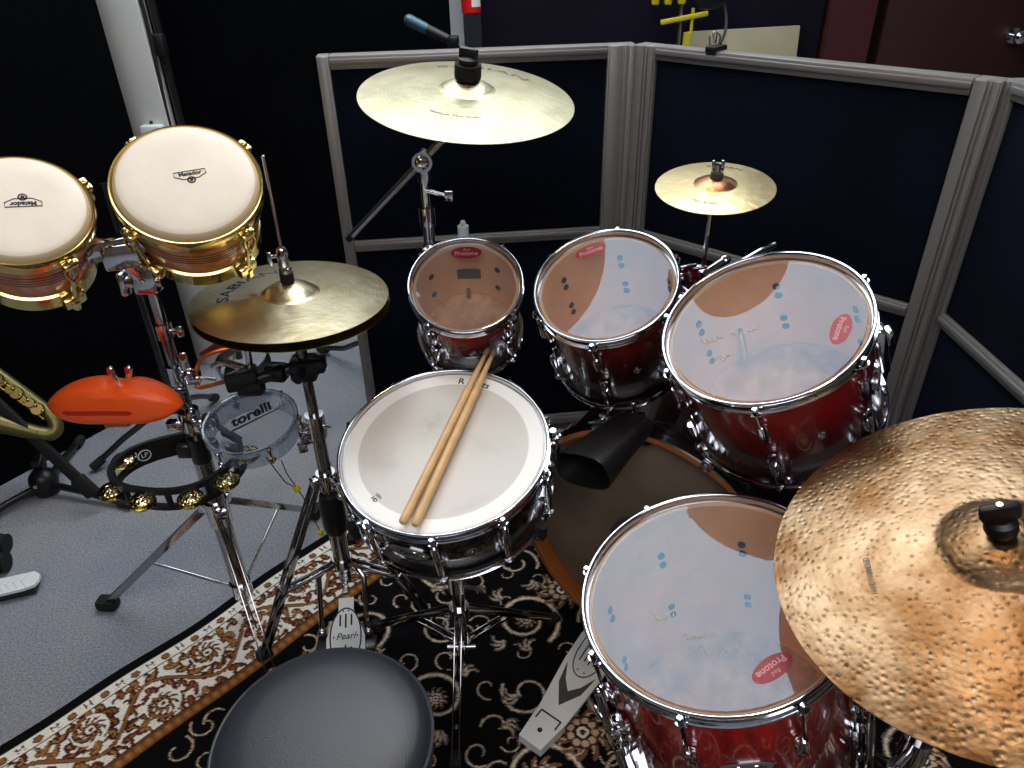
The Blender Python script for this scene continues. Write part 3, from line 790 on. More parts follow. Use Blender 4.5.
# rims of the rack toms hang on clamps: short bracket at the back of each
def tom_bracket(root, rs, depth, deg):
    T = radial_T(rs, deg, depth*.5); g = MB()
    g.box((0, .006, 0), (.045, .008, .075), T, bev=.003); g.box((0, .020, 0), (.03, .024, .045), T, bev=.004)
    g.cyl((0, .034, -.03), (0, .034, .03), .009, T=T); g.build('mount_bracket', 'chrome', root)
    g = MB(); g.cyl((.014, .024, 0), (.04, .024, 0), .004, T=T); g.box((.045, .024, 0), (.010, .006, .026), T, bev=.002); g.build('wing_bolt', 'chrome', root)
tom_bracket(t1[0], t1[2], .185, 95); tom_bracket(t2[0], t2[2], .228, 20); tom_bracket(t3[0], t3[2], .23, 128)
T = radial_T(t3[2], 352, .10); g = MB(); g.box((0, .010, 0), (.03, .020, .10), T, bev=.006); g.box((0, .024, .025), (.02, .012, .03), T, bev=.003); g.build('side_bracket', 'chrome', t3[0])
T = radial_T(t3[2], 252, .030); g = MB(); g.ball((0, .008, .0), .008, T=T); g.build('shell_knob', 'chrome', t3[0])

# floor tom legs
for deg in (208, 328, 88):
    root = ft[0]; F = ft[1]; rs = ft[2]
    T = radial_T(rs, deg, .205); g = MB()
    g.box((0, .010, 0), (.030, .022, .055), T, bev=.005); g.box((0, .026, 0), (.024, .018, .05), T, bev=.004)
    g.cyl((.010, .026, .008), (.034, .026, .008), .0045, T=T); g.box((.040, .026, .008), (.012, .006, .022), T, bev=.002)
    br = g.build('leg_bracket', 'chrome', root)
    # leg goes straight down to the floor in world space from the bracket
    top = F @ (T @ V((0, .028, .115))); dirv = (F.to_3x3() @ V((0, 0, -1))).normalized()
    knee = top+dirv*.30; out = (F.to_3x3() @ (radial_T(rs, deg, 0).to_3x3() @ V((0, 1, 0)))); out.z = 0; out.normalize()
    foot = V((knee.x, knee.y, 0))+out*.06; foot.z = .026
    g = MB(); g.tube([top, top+dirv*.15, knee, knee*.4+foot*.6+out*.012, foot], .0063, 12); g.ball(top, .0066)
    lg = g.build('leg', 'leg_chrome', root, world=True)
    g = MB(); g.lathe([(0, -.017), (.014, -.017), (.015, -.010), (.011, .018), (.007, .022)], 16, Matrix.Translation(foot)); g.build('rubber_foot', 'rubber', lg, world=True)

# --- bass drum
th = math.radians(34); bn = V((-math.sin(th), -math.cos(th), 0)); bc = V((.26, 1.13, .294)); BD = .46
bF = frame(bc-bn*BD, bn, (0, 0, 1))
bd = thing('bass_drum', 'big bass drum with dark head and wooden hoop standing on the rug', 'drum', bF)
rs = .280
M['bass_shell'] = burst_mat('bass_shell', .46, (14, 8, 9), (84, 16, 18), (16, 8, 9), p=(.45, .85), flame=.15)
k = MB(); k.mat(0).lathe([(rs, .035), (rs, BD-.046)], 96); k.mat(1).lathe([(rs, BD-.046), (rs-.004, BD-.042), (rs-.008, BD-.046), (rs-.008, .036), (rs-.004, .022), (rs, .035)], 96)
k.build('shell', ['bass_shell', 'maple'], bd)
k = MB(); k.disc(rs-.012, BD-.034, 96); k.lathe([(rs-.012, BD-.034), (rs-.004, BD-.036), (rs, BD-.041)], 96); k.build('batter_head', 'bass_head', bd, smooth=8)
k = MB(); k.disc(rs-.004, .021, 96, up=False); k.lathe([(rs-.004, .021), (rs+.002, .028), (rs+.002, .036)], 96); k.build('resonant_head', 'bass_head', bd)
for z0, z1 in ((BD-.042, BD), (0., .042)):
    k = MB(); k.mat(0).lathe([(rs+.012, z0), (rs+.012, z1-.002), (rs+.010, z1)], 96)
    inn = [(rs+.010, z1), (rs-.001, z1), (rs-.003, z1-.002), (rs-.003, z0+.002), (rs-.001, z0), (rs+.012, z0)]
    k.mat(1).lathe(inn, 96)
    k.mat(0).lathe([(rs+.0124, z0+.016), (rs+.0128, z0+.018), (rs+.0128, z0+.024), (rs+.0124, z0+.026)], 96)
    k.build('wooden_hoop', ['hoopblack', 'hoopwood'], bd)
for i in range(8):
    ph = 22.5+45*i
    for zt, sg in ((BD, -1), (0., 1)):
        T = radial_T(rs+.012, ph, zt); g = MB()
        g.box((0, .004, sg*.018), (.024, .006, .044), T, bev=.002); g.box((0, -.004, -sg*.002), (.022, .014, .005), T, bev=.0015); g.box((0, .010, sg*.034), (.018, .014, .012), T, bev=.002)
        g.build('claw', 'chrome', bd)
        g = MB(); g.cyl((0, .012, sg*.006), (0, .006, sg*.13), .0032, seg=8, T=T); g.bar((-.020, .012, sg*.006), (.020, .012, sg*.006), .006, .006, T=T); g.build('tension_rod', 'chrome', bd)
        T = radial_T(rs, ph, zt+sg*.15); g = MB(); g.box((0, .007, 0), (.022, .014, .06), T, bev=.005); g.build('lug', 'chrome', bd)
badge(rs, 76, BD*.78, bd, .042, .019)
for s in (-1, 1):
    ph = -90+s*62; T = radial_T(rs, ph, .16); g = MB(); g.box((0, .010, 0), (.05, .02, .06), T, bev=.005); b_ = bF @ (T @ V((0, .02, 0)))
    sp = g.build('spur_bracket', 'chrome', bd)
    outd = (bF.to_3x3() @ V((s*.75, 0, -.5))).normalized(); e = b_+outd*.14; e.z = .012
    g = MB(); g.tube([b_, b_*.5+e*.5, e], .007, 10); g.ball(e, .011, (1, 1, .9)); g.build('spur', 'chrome', bd, world=True)

# --- tom holder rising from the bass drum, with the splash rod
t = thing('tom_holder', 'chrome clamp and arm cluster between middle and largest rack toms carrying splash', 'stand', loc=(.37, 1.26, .57))
pb = V((.375, 1.300, .565))
g = MB(); g.box(pb+V((0, 0, .012)), (.07, .07, .03), bev=.006); g.cyl(pb, (.365, 1.285, .80), .0125); g.build('post', 'chrome', t, world=True)
g = MB(); g.cyl((.365, 1.285, .76), (.365, 1.285, .83), .022, seg=20); g.box((.365, 1.28, .845), (.05, .035, .03), bev=.006); g.cyl((.33, 1.26, .85), (.40, 1.30, .85), .014); g.build('clamp', 'chrome', t, world=True)
g = MB(); g.tube([(.375, 1.275, .835), (.41, 1.275, .862), (.47, 1.30, .885), (.50, 1.315, .890)], .0055); g.tube([(.375, 1.28, .80), (.42, 1.21, .775), (.43, 1.195, .74), (.44, 1.20, .70)], .0055); g.build('l_rod', 'chrome', t, world=True)
g = MB(); g.tube([(.355, 1.285, .80), (.335, 1.30, .80), (.325, 1.30, .77), (.330, 1.305, .70)], .0055); g.build('l_rod', 'chrome', t, world=True)
g = MB(); g.cyl((.355, 1.262, .835), (.3565, 1.263, 1.012), .0042, seg=10); g.cyl((.3565, 1.263, 1.01), (.357, 1.263, 1.06), .0030, seg=8); g.build('splash_rod', 'leg_chrome', t, world=True)
g = MB(); g.box((.345, 1.262, .862), (.034, .022, .030), bev=.004); g.cyl((.35, 1.245, .86), (.395, 1.275, .875), .010); g.ball((.398, 1.277, .876), .012); g.box((.325, 1.252, .875), (.036, .010, .014), rz=.5, bev=.003); g.build('rod_clamp', 'chrome', t, world=True)
g = MB(); g.cyl((.3575, 1.263, 1.020), (.357, 1.262, 1.026), .012, seg=20); g.build('felt_washer', 'felt', t, world=True)
g = MB(); g.cyl((.3585, 1.262, 1.0345), (.3590, 1.262, 1.0445), .0110, seg=20); g.build('felt_washer', 'felt', t, world=True)
g = MB(); g.cyl((.359, 1.262, 1.0445), (.359, 1.262, 1.058), .005, seg=12)
for s in (-1, 1): g.box((.359+s*.008, 1.262, 1.057), (.006, .004, .018), bev=.0015); g.box((.359+s*.005, 1.262, 1.050), (.010, .004, .007), bev=.001)
g.build('wing_nut', 'chrome', t, world=True)

# --- cymbals
def cym_prof(R, rb, hb, bow, n=26):
    """upper surface height over radius: rim at 0"""
    out = []
    for i in range(n+1):
        r = .005+(R-.005)*i/n
        out.append((r, cz(r, R, rb, hb, bow)))
    return out
def cz(r, R, rb, hb, bow):
    z = bow*(1-(r/R)**1.6)
    if r < rb: z += hb*(1-(r/rb)**2.2)
    return z
def cymbal(name, label, c, nxy, R, rb, hb, bow, mat, hole=.005, flip=False, cat='cymbal', prints=()):
    nz = V((nxy[0], nxy[1], 1)).normalized()
    F = frame(c, nz)
    root = thing(name, label, cat, F)
    rads = sorted(set([hole, rb*.25, rb*.5, rb*.75, rb*.9, rb, rb*1.06]+[rb+(R-rb)*i/16 for i in range(1, 17)]))
    th = .0011
    top = [(r, cz(r, R, rb, hb, bow)) for r in rads]; bot = [(r, z-th) for r, z in reversed(top)]
    if flip: top = [(r, -z) for r, z in top]; bot = [(r, z+th) for r, z in [(r, -cz(r, R, rb, hb, bow)) for r in reversed(rads)]]
    k = MB(); k.lathe(top+bot, 128, closed=True); k.build('plate', mat, root, smooth=50)
    for body, size, rad, deg, rot, m, sx, arc in prints:
        g = MB()
        def w(v, rad=rad, deg=deg, rot=rot, arc=arc):
            if arc:      # lettering bent round the plate
                sgn = arc; a = math.radians(deg)-sgn*v.x/rad; rr = rad+sgn*v.y
                x, y = rr*math.cos(a), rr*math.sin(a)
            else:
                q = math.radians(rot); x = rad*math.cos(math.radians(deg))+v.x*math.cos(q)-v.y*math.sin(q); y = rad*math.sin(math.radians(deg))+v.x*math.sin(q)+v.y*math.cos(q)
            return V((x, y, cz(math.hypot(x, y), R, rb, hb, bow)+.00025+v.z*.2))
        g.text(body, size, warp=w, sx=sx, ext=.0002, bold=size*.012)
        g.build('logo', m, root)
    return root, F
cymbal('splash_cymbal', 'small splash cymbal with coppery bell above the largest rack tom', (.358, 1.263, 1.020), (-.059, -.137), .1016, .036, .010, .007, 'cym_splash',
       prints=(('SABIAN', .013, .078, 64, 0, 'ink_faint', 1.5, 1), ('Thin Splash', .008, .068, 242, 0, 'ink_faint', 1.2, -1)))
CRn = (.096, -.163)
cr, crF = cymbal('crash_cymbal', 'large pale crash cymbal high up in front of the dark screens', (-.072, 1.467, 1.135), CRn, .203, .052, .016, .020, 'cym_crash',
       prints=(('SABIAN', .026, .150, 78, 0, 'ink_faint', 2.3, 1), ('Medium Thin Crash', .009, .118, 262, 0, 'ink_faint', 1.3, -1)))
cymbal('hi_hat_cymbal', 'upper hi-hat cymbal with blue lettering on its left side', (-.404, 1.251, .835), (.032, .009), .178, .052, .020, .012, 'cym_hat',
       prints=(('SABIAN', .030, .118, 156, 0, 'ink_blue', 1.7, 1),))
cymbal('hi_hat_cymbal', 'lower hi-hat cymbal just peeking out below the lettered upper one', (-.404, 1.251, .8195), (.045, .0), .1785, .052, .018, .012, 'cym_hat_low', flip=True)
RDn = (-.392, -.035)
rd, rdF = cymbal('ride_cymbal', 'huge hammered bronze ride cymbal at the right edge, nearest the viewer', (.563, .617, .785), RDn, .254, .068, .015, .022, 'cym_ride',
       prints=(('HAND HAMMERED', .010, .145, 176, 78, 'ink_faint', .62, 0),))

# --- ride stand with black topper
nz = V((*RDn, 1)).normalized(); c = V((.563, .617, .785)); nt_ = c+nz*.044
t = thing('ride_stand', 'chrome stand with black wing topper holding the ride cymbal', 'stand', loc=(.563, .617, 0))
tilt = c-nz*.07
g = MB(); g.cyl((.563, .617, .05), (.563, .617, .42), .0145, seg=16); g.cyl((.563, .617, .40), (.563, .617, tilt.z-.02), .0105, seg=14); g.cyl((.563, .617, .385), (.563, .617, .43), .020, seg=16)
g.build('tube', 'leg_chrome', t, world=True)
g = MB(); g.ball((.563, .617, tilt.z-.01), .018); g.tube([(.563, .617, tilt.z-.01), tilt, c-nz*.004], .006); g.cyl(c-nz*.004, c+nz*.085, .0032, seg=8); g.build('tilter', 'chrome', t, world=True)
g = MB(); g.lathe([(0, .0), (.016, .0), (.016, .012), (.013, .013), (.013, -.0), (0, 0)], 20, frame(c+nz*.020, nz)); g.build('felt_washer', 'felt_black', t, world=True)
TT = frame(c+nz*.0425, nz, (.2, 1, 0)); g = MB()
g.lathe([(0, 0), (.0165, 0), (.0175, .004), (.0165, .016), (.011, .020), (0, .020)], 24, TT); g.box((0, 0, .030), (.042, .013, .024), TT, bev=.006); g.build('wing_topper', 'black_plastic', t, world=True)
g = MB(); g.cyl(TT @ V((0, 0, .038)), TT @ V((0, 0, .0428)), .0035, seg=10); g.build('rod_tip', 'chrome', t, world=True)
for k3 in range(3):
    a = math.radians(-35+120*k3); ft_ = V((.563+.26*math.cos(a), .617+.26*math.sin(a), .02)); top = V((.563+.016*math.cos(a), .617+.016*math.sin(a), .33)); low = V((.563+.016*math.cos(a), .617+.016*math.sin(a), .10))
    g = MB()
    side = V((-math.sin(a), math.cos(a), 0))*.008
    for s in (-1, 1): g.bar(top+side*s, ft_+side*s, .0025, .014, (0, 0, 1)); g.bar(low+side*s, (top*.45+ft_*.55)+side*s, .002, .012, (0, 0, 1))
    lg = g.build('leg', 'leg_chrome', t, world=True)
    g = MB(); g.box(ft_-V((0, 0, .004)), (.04, .028, .026), rz=a, bev=.006); g.build('rubber_foot', 'rubber', lg, world=True)
g = MB(); g.cyl((.563, .617, .30), (.563, .617, .345), .023, seg=18); g.build('collar', 'chrome', t, world=True)
g = MB(); g.cyl((.563, .617, .085), (.563, .617, .115), .021, seg=18); g.build('collar', 'chrome', t, world=True)
g = MB(); g.cyl((.563, .617, .41), (.54, .60, .41), .006); g.cyl((.54, .60, .41), (.52, .585, .41), .006); g.box((.515, .58, .41), (.02, .008, .014), bev=.003); g.build('wing_screw', 'chrome', t, world=True)

# --- crash stand with boom arm
t = thing('crash_stand', 'chrome boom stand with slanted arm holding the crash cymbal', 'stand', loc=(-.176, 1.56, 0))
tp = V((-.172, 1.535, 1.003)); nz = V((*CRn, 1)).normalized(); cc = V((-.072, 1.467, 1.135)); end = cc-nz*.03
bx, by = tp.x, tp.y
g = MB(); g.cyl((bx, by, .05), (bx, by, .55), .0150); g.cyl((bx, by, .53), (bx, by, .90), .0125); g.cyl((bx, by, .88), (bx, by, .985), .0095); g.cyl((bx, by, .865), (bx, by, .905), .018, seg=18); g.cyl((bx, by, .525), (bx, by, .565), .021, seg=18)
g.build('tube', 'chrome', t, world=True)
dirn = (end-tp).normalized(); back = tp-dirn*.305
g = MB(); g.cyl(back, end, .0080, seg=12); g.cyl(end, cc+nz*.02, .006); g.ball(end, .010); g.cyl(cc, cc+nz*.085, .0033, seg=8); g.build('boom_arm', 'steel', t, world=True)
g = MB(); g.cyl(back, back-dirn*.02, .0085, seg=16); g.build('boom_end', 'rubber', t, world=True)
g = MB(); g.cyl(tp-V((0, .018, 0)), tp+V((0, .018, 0)), .021, seg=20); g.ball(tp+V((0, -.020, 0)), .015, (1, .5, 1)); g.cyl((bx, by, .96), (bx, by, .995), .014); g.cyl((bx, by-.01, .945), (bx+.045, by-.02, .935), .004); g.box((bx+.05, by-.02, .934), (.018, .008, .022), bev=.003); g.build('tilter', 'chrome', t, world=True)
g = MB(); g.lathe([(0, 0), (.024, 0), (.025, .006), (.0245, .026), (0, .026)], 28, frame(cc+nz*.0365, nz)); g.build('felt_stack', 'felt_black', t, world=True)
TT = frame(cc+nz*.0625, nz, (.25, 1, 0)); g = MB(); g.lathe([(0, 0), (.017, 0), (.018, .010), (.012, .014), (0, .014)], 20, TT); g.box((0, 0, .018), (.036, .012, .022), TT, bev=.005); g.build('wing_topper', 'black_plastic', t, world=True)
for k3 in range(3):
    a = math.radians(100+120*k3); r_ = .24; ft_ = V((bx+r_*math.cos(a), by+r_*math.sin(a), .02)); top = V((bx+.016*math.cos(a), by+.016*math.sin(a), .36)); low = V((bx+.016*math.cos(a), by+.016*math.sin(a), .10))
    side = V((-math.sin(a), math.cos(a), 0))*.008; g = MB()
    for s in (-1, 1): g.bar(top+side*s, ft_+side*s, .0025, .014); g.bar(low+side*s, top*.45+ft_*.55+side*s, .002, .012)
    lg = g.build('leg', 'leg_chrome', t, world=True)
    g = MB(); g.box(ft_-V((0, 0, .004)), (.04, .028, .026), rz=a, bev=.006); g.build('rubber_foot', 'rubber', lg, world=True)
g = MB(); g.cyl((bx, by, .34), (bx, by, .38), .024, seg=18); g.build('collar', 'chrome', t, world=True)
g = MB(); g.cyl((bx, by, .085), (bx, by, .115), .022, seg=18); g.build('collar', 'chrome', t, world=True)
# arm carrying the smallest tom
g = MB(); g.box((bx+.01, by-.01, .80), (.05, .05, .05), bev=.006); g.tube([(bx+.01, by-.01, .80), (-.10, 1.49, .80), (-.092, 1.475, .80), (-.089, 1.471, .79), (-.089, 1.47, .72)], .0065); g.build('tom_arm', 'chrome', t, world=True)
g = MB(); g.cyl((-.092, 1.455, .79), (-.092, 1.452, .892), .0115, seg=16); g.ball((-.092, 1.452, .898), .006); g.build('arm_post', 'white_plastic', t, world=True)

# --- snare stand
t = thing('snare_stand', 'chrome tripod stand under the black snare drum', 'stand', loc=(-.123, 1.05, 0))
sb = V((-.121, 1.062, 0)); nz = V((-.074, -.249, 1)).normalized(); sc = V((-.123, 1.041, .646))-nz*.14
g = MB(); g.cyl(sb+V((0, 0, .09)), sb+V((0, 0, .30)), .0135, seg=16); g.cyl(sb+V((0, 0, .29)), sb+V((0, 0, .44)), .0105, seg=14); g.build('tube', 'leg_chrome', t, world=True)
g = MB(); g.cyl(sb+V((0, 0, .265)), sb+V((0, 0, .305)), .019, seg=18); g.cyl(sb+V((0, 0, .285))+V((.01, -.01, 0)), sb+V((.045, -.02, .285)), .0045); g.box(sb+V((.05, -.022, .285)), (.018, .008, .02), bev=.003); g.build('height_lock', 'chrome', t, world=True)
g = MB(); g.cyl(sb+V((0, 0, .185)), sb+V((0, 0, .215)), .021, seg=18); g.build('collar', 'chrome', t, world=True)
g = MB(); g.cyl(sb+V((0, 0, .085)), sb+V((0, 0, .11)), .020, seg=18); g.cyl(sb+V((-.03, -.015, .105)), sb+V((.03, -.015, .105)), .006); g.build('collar', 'chrome', t, world=True)
hub = sc-nz*.055
g = MB(); g.ball(sb+V((0, 0, .43)), .02); g.cyl(sb+V((0, 0, .43)), hub, .009); g.cyl(hub-nz*.012, hub+nz*.012, .022, seg=18); g.build('tilter', 'chrome', t, world=True)
SF = frame(sc, nz)
for i, deg in enumerate((205, 325, 85)):
    o_ = SF @ polar(.192, deg, -.006); tip = SF @ polar(.196, deg, .034); g = MB(); g.tube([hub, hub*.5+o_*.5-nz*.012, o_-nz*.004], .0055, 10); g.tube([o_-nz*.004, tip], .0055, 10)
    arm = g.build('basket_arm', 'chrome', t, world=True)
    g = MB(); g.cyl(o_+nz*.008, tip+nz*.004, .0095, seg=12); g.build('rubber_grip', 'rubber', arm, world=True)
for deg, L in ((268, .215), (150, .24), (32, .24)):
    a = math.radians(deg); e = V((math.cos(a), math.sin(a), 0)); s_ = V((-math.sin(a), math.cos(a), 0))*.007
    top = sb+e*.016+V((0, 0, .20)); low = sb+e*.014+V((0, 0, .10)); ft_ = sb+e*L+V((0, 0, .022)); mid = top*.5+ft_*.5; g = MB()
    for s in (-1, 1): g.bar(top+s_*s, ft_+s_*s, .0022, .012); g.bar(low+s_*s, mid+s_*s, .002, .010)
    lg = g.build('leg', 'leg_chrome', t, world=True)
    g = MB(); g.box(ft_-V((0, 0, .004)), (.034, .024, .018), rz=a, bev=.005); g.build('rubber_foot', 'rubber', lg, world=True)
# --- hi-hat stand with its pedal
B = V((-.404, 1.251, 0))
t = thing('hi_hat_stand', 'chrome hi-hat stand with silver oval footboard beside the snare', 'stand', loc=B)
def up(z, dx=0, dy=0): return B+V((dx, dy, z))
g = MB(); g.cyl(up(.10), up(.54), .0140, seg=18); g.cyl(up(.53), up(.79), .0105, seg=16); g.build('tube', 'leg_chrome', t, world=True)
g = MB(); g.lathe([(0, 0), (.011, 0), (.018, .006), (.020, .012), (.010, .013), (0, .013)], 24, Matrix.Translation(up(.776))); g.build('cymbal_seat', 'black_plastic', t, world=True)
g = MB(); g.cyl(up(.78), up(1.092), .0031, seg=10); g.ball(up(1.092), .0034); g.build('pull_rod', 'leg_chrome', t, world=True)
g = MB(); g.cyl(up(.868), up(.885), .0125, seg=20); g.build('felt_washer', 'felt_black', t, world=True)
g = MB(); g.cyl(up(.885), up(.892), .0115, seg=20); g.lathe([(.0, .892), (.007, .892), (.0105, .900), (.0105, .925), (.0085, .932), (.0055, .935), (0, .935)], 16, Matrix.Translation(B)); g.cyl(up(.918), up(.918, -.02, -.006), .0035, seg=8); g.box(up(.914, -.022, -.007), (.008, .006, .026), bev=.002)
g.build('clutch', 'chrome', t, world=True)
g = MB(); g.cyl(up(.520), up(.575), .0195, seg=18); g.box(up(.525, -.022, -.012), (.026, .022, .028), rz=.5, bev=.005); g.box(up(.505, -.030, -.018), (.020, .012, .026), rz=.5, bev=.004); g.cyl(up(.55, .0), up(.55, .034, -.012), .0045); g.ball(up(.552, -.026, -.012), .010); g.build('height_lock', 'chrome', t, world=True)
g = MB(); g.cyl(up(.385), up(.425), .021, seg=18)
for a in (219, 339, 99): g.box(B+polar(.024, a, .41), (.024, .022, .022), rz=math.radians(a), bev=.003)
g.ball(up(.40, .028, -.02), .010); g.ball(up(.375, .03, -.022), .009); g.build('leg_collar', 'chrome', t, world=True)
g = MB(); g.lathe([(.0145, .255), (.024, .26), (.027, .275), (.027, .345), (.022, .365), (.0145, .37)], 20, Matrix.Translation(B)); g.build('tension_housing', 'black_plastic', t, world=True)
g = MB(); g.cyl(up(.165), up(.255), .019, seg=18); g.cyl(up(.150), up(.175), .023, seg=18); g.build('lower_collar', 'leg_chrome', t, world=True)
for a, L in ((219, .222), (339, .23), (99, .23)):
    ar = math.radians(a); e = polar(1, a); s_ = V((-math.sin(ar), math.cos(ar), 0))*.011
    top = B+e*.024+V((0, 0, .41)); knee = B+e*.150+V((0, 0, .165)); ft_ = B+e*L+V((0, 0, .016)); low = B+e*.02+V((0, 0, .165)); g = MB()
    for s in (-1, 1): g.bar(top+s_*s, knee+s_*s, .0025, .013); g.bar(knee+s_*s, ft_+s_*s*.9, .0025, .013)
    lg = g.build('leg', 'leg_chrome', t, world=True)
    g = MB()
    for s in (-1, 1): g.bar(low+s_*s*.7, knee+s_*s*.7, .002, .011)
    g.cyl(knee-s_*1.2, knee+s_*1.2, .0045); g.build('brace', 'leg_chrome', lg, world=True)
    g = MB(); g.box(ft_-V((0, 0, .002)), (.036, .026, .024), rz=ar, bev=.006); g.build('rubber_foot', 'rubber', lg, world=True)
# pedal: frame rods, base plate, hinge bolts, chain, footboard
PX = B.x
g = MB(); g.tube([up(.16, -.03, -.01), up(.14, -.052, -.03), up(.06, -.050, -.075), up(.03, -.048, -.10)], .006); g.tube([up(.16, .03, -.01), up(.14, .052, -.03), up(.06, .054, -.075), up(.03, .056, -.10)], .006); g.build('pedal_frame', 'leg_chrome', t, world=True)
g = MB(); g.box((PX+.012, 1.13, .020), (.135, .045, .014), bev=.003); g.box((PX+.05, 1.02, .016), (.012, .25, .008), bev=.002); g.build('base_plate', 'black_metal', t, world=True)
g = MB(); g.ball((PX-.046, 1.150, .036), .010); g.ball((PX+.060, 1.150, .036), .010); g.build('hinge_bolt', 'chrome', t, world=True)
g = MB()
for i in range(7): g.box((PX+.006, 1.232-.004*i, .150-.008*i), (.012 if i % 2 else .016, .005, .0085), bev=.0015)
g.build('chain', 'chrome', t, world=True)
toe = V((PX+.010, 1.195, .100)); heel = V((PX+.042, .930, .018)); FB = frame(heel, V((0, 0, 1))*1.0-(toe-heel).normalized()*((toe-heel).normalized().z), (toe-heel)); L = (toe-heel).length
def shoe(w0, w1, L, neck=True, n=18):
    lft = []; 
    for i in range(n+1):
        s = i/n; y = L*s
        w = w0+(w1-w0)*math.sin(min(1, s/.62)*PI/2) if s < .62 else w1
        if neck and s > .68: w = w1*(1-.62*((s-.68)/.32)**.75) if s < .86 else w1*.40
        lft.append((w, y))
    return [(x, y) for x, y in lft]+[(-x, y) for x, y in reversed(lft)]
g = MB(); g.prism(shoe(.034, .042, L), -.006, 0, FB); fb = g.build('footboard', 'silver_paint', t, world=True)
g = MB(); OC = V((0, L*.67, 0)); TF = FB @ Matrix.Translation(OC)
g.mat(0); pts = oval(.034, .066, 40); g.tube([(x, y, .0008) for x, y in pts], .0016, 6, closed=True, T=TF)
for sy in (-1, 1):
    for i in (-1, 0, 1): g.box((i*.0125, sy*(.038 if i else .036), .0005), (.0038, .026 if i else .032, .002), TF)
for i in (-1, 1): g.cyl((i*.006, .060, 0), (i*.006, .060, .0013), .002, seg=8, T=TF); g.cyl((i*.026, .0, 0), (i*.026, 0, .0013), .0018, seg=8, T=TF)
g.text('Pearl', .021, TF @ Matrix.Translation((0, 0, .0008)), shear=.3, sx=1.0, ext=.0003)
g.build('footboard_marks', 'ink', fb, world=True)

# --- bass drum pedal
pd = V((.635, .772, 0)); ps = V((.772, -.635, 0)); hb = V((.018, .872, 0))
t = thing('bass_drum_pedal', 'silver bass drum pedal on the rug beside the red floor tom', 'pedal', loc=hb)
A0 = frame(hb+V((0, 0, .014)), (0, 0, 1), pd)
g = MB(); g.prism([(-.027, 0), (.027, 0), (.034, .065), (.034, .073), (-.034, .073), (-.034, .065)], -.004, .018, A0); hp = g.build('heel_plate', 'silver_paint', t, world=True)
g = MB(); g.cyl((0, .034, .018), (0, .034, .0188), .0052, seg=14, T=A0); g.box((0, .073, .0185), (.05, .003, .002), A0); g.box((-.024, .062, .0185), (.003, .02, .002), A0); g.box((.024, .062, .0185), (.003, .02, .002), A0); g.build('heel_marks', 'ink', hp, world=True)
h2 = hb+pd*.072+V((0, 0, .030)); toe = hb+pd*.315+V((0, 0, .105)); dv = (toe-h2).normalized(); FB = frame(h2, V((0, 0, 1))-dv*dv.z, dv); L = (toe-h2).length
g = MB(); g.prism([(-.034, 0), (.034, 0), (.040, .055), (.046, .12), (.046, .185), (.030, L-.01), (.018, L), (-.018, L), (-.030, L-.01), (-.046, .185), (-.046, .12), (-.040, .055)], -.006, 0, FB); fb = g.build('footboard', 'silver_paint', t, world=True)
g = MB(); g.tube([(.030*math.cos(a)*(1.0 if math.sin(a) < 0 else 1.05), .145+.045*math.sin(a), .0006) for a in [PI+PI*i/16 for i in range(17)]]+[(.032, .20, .0006), (-.032, .20, .0006)], .0014, 6, closed=True, T=FB)
for i in range(4): g.box((-.0165+.011*i, .152+.003*(i % 2), .0005), (.003, .042, .0018), FB)
for i in (-1, 1): g.cyl((i*.008, .112, 0), (i*.008, .112, .0012), .0018, seg=8, T=FB)
vs = [(-.036, .115, .0006), (-.028, .07, .0006), (0, .028, .0006), (.028, .07, .0006), (.036, .115, .0006), (.019, .082, .0006), (0, .062, .0006), (-.019, .082, .0006)]
g.prism([(x, y) for x, y, z in vs], .0001, .0009, FB); g.build('footboard_marks', P('dark_tread', (58, 58, 60), .5), fb, world=True)
fpos = hb+pd*.345
g = MB(); g.box(fpos+V((0, 0, .012)), (.11, .05, .018), rz=math.atan2(pd.y, pd.x)-PI/2, bev=.003)
for s in (-1, 1): g.cyl(fpos+ps*.045*s+V((0, 0, .01)), fpos+ps*.04*s+V((0, 0, .20)), .008)
g.cyl(fpos-ps*.055+V((0, 0, .195)), fpos+ps*.055+V((0, 0, .195)), .007); g.build('frame', 'chrome', t, world=True)
g = MB(); g.cyl(fpos+V((0, 0, .195)), fpos-pd*.04+V((0, 0, .36)), .003); g.build('beater_rod', 'chrome', t, world=True)
g = MB(); g.lathe([(0, -.02), (.022, -.02), (.024, 0), (.022, .02), (0, .02)], 20, frame(fpos-pd*.025+V((0, 0, .36)), pd)); g.build('beater', 'felt', t, world=True)

# --- cowbell clamped on the bass drum hoop
m0, m1 = V((.120, 1.035, .585)), V((.232, 1.160, .600)); ax = (m0-m1).normalized()
CF = frame(m1, ax, (-.35, .12, 1)); L = (m0-m1).length
t = thing('cowbell', 'black cowbell clamped to the bass drum hoop, open mouth towards snare', 'cowbell', CF)
k = MB(); n = 40
def sec(a, b, e=3.0): return [(a*math.copysign(abs(math.cos(2*PI*i/n))**(2/e), math.cos(2*PI*i/n)), b*math.copysign(abs(math.sin(2*PI*i/n))**(2/e), math.sin(2*PI*i/n))) for i in range(n)]
st = [(.041, .018, 0.), (.045, .022, .003), (.049, .026, L*.35), (.055, .030, L*.7), (.062, .036, L), (.0605, .0345, L), (.053, .0285, L*.7), (.047, .0245, L*.35), (.041, .018, .006)]
vs = []; fs = []
for a, b, z in st: vs += [(x, y, z) for x, y in sec(a, b)]
for i in range(len(st)-1):
    for q in range(n): j = (q+1) % n; fs.append((i*n+q, i*n+j, (i+1)*n+j, (i+1)*n+q))
fs.append(tuple(reversed(range(n)))); fs.append(tuple((len(st)-1)*n+q for q in range(n)))
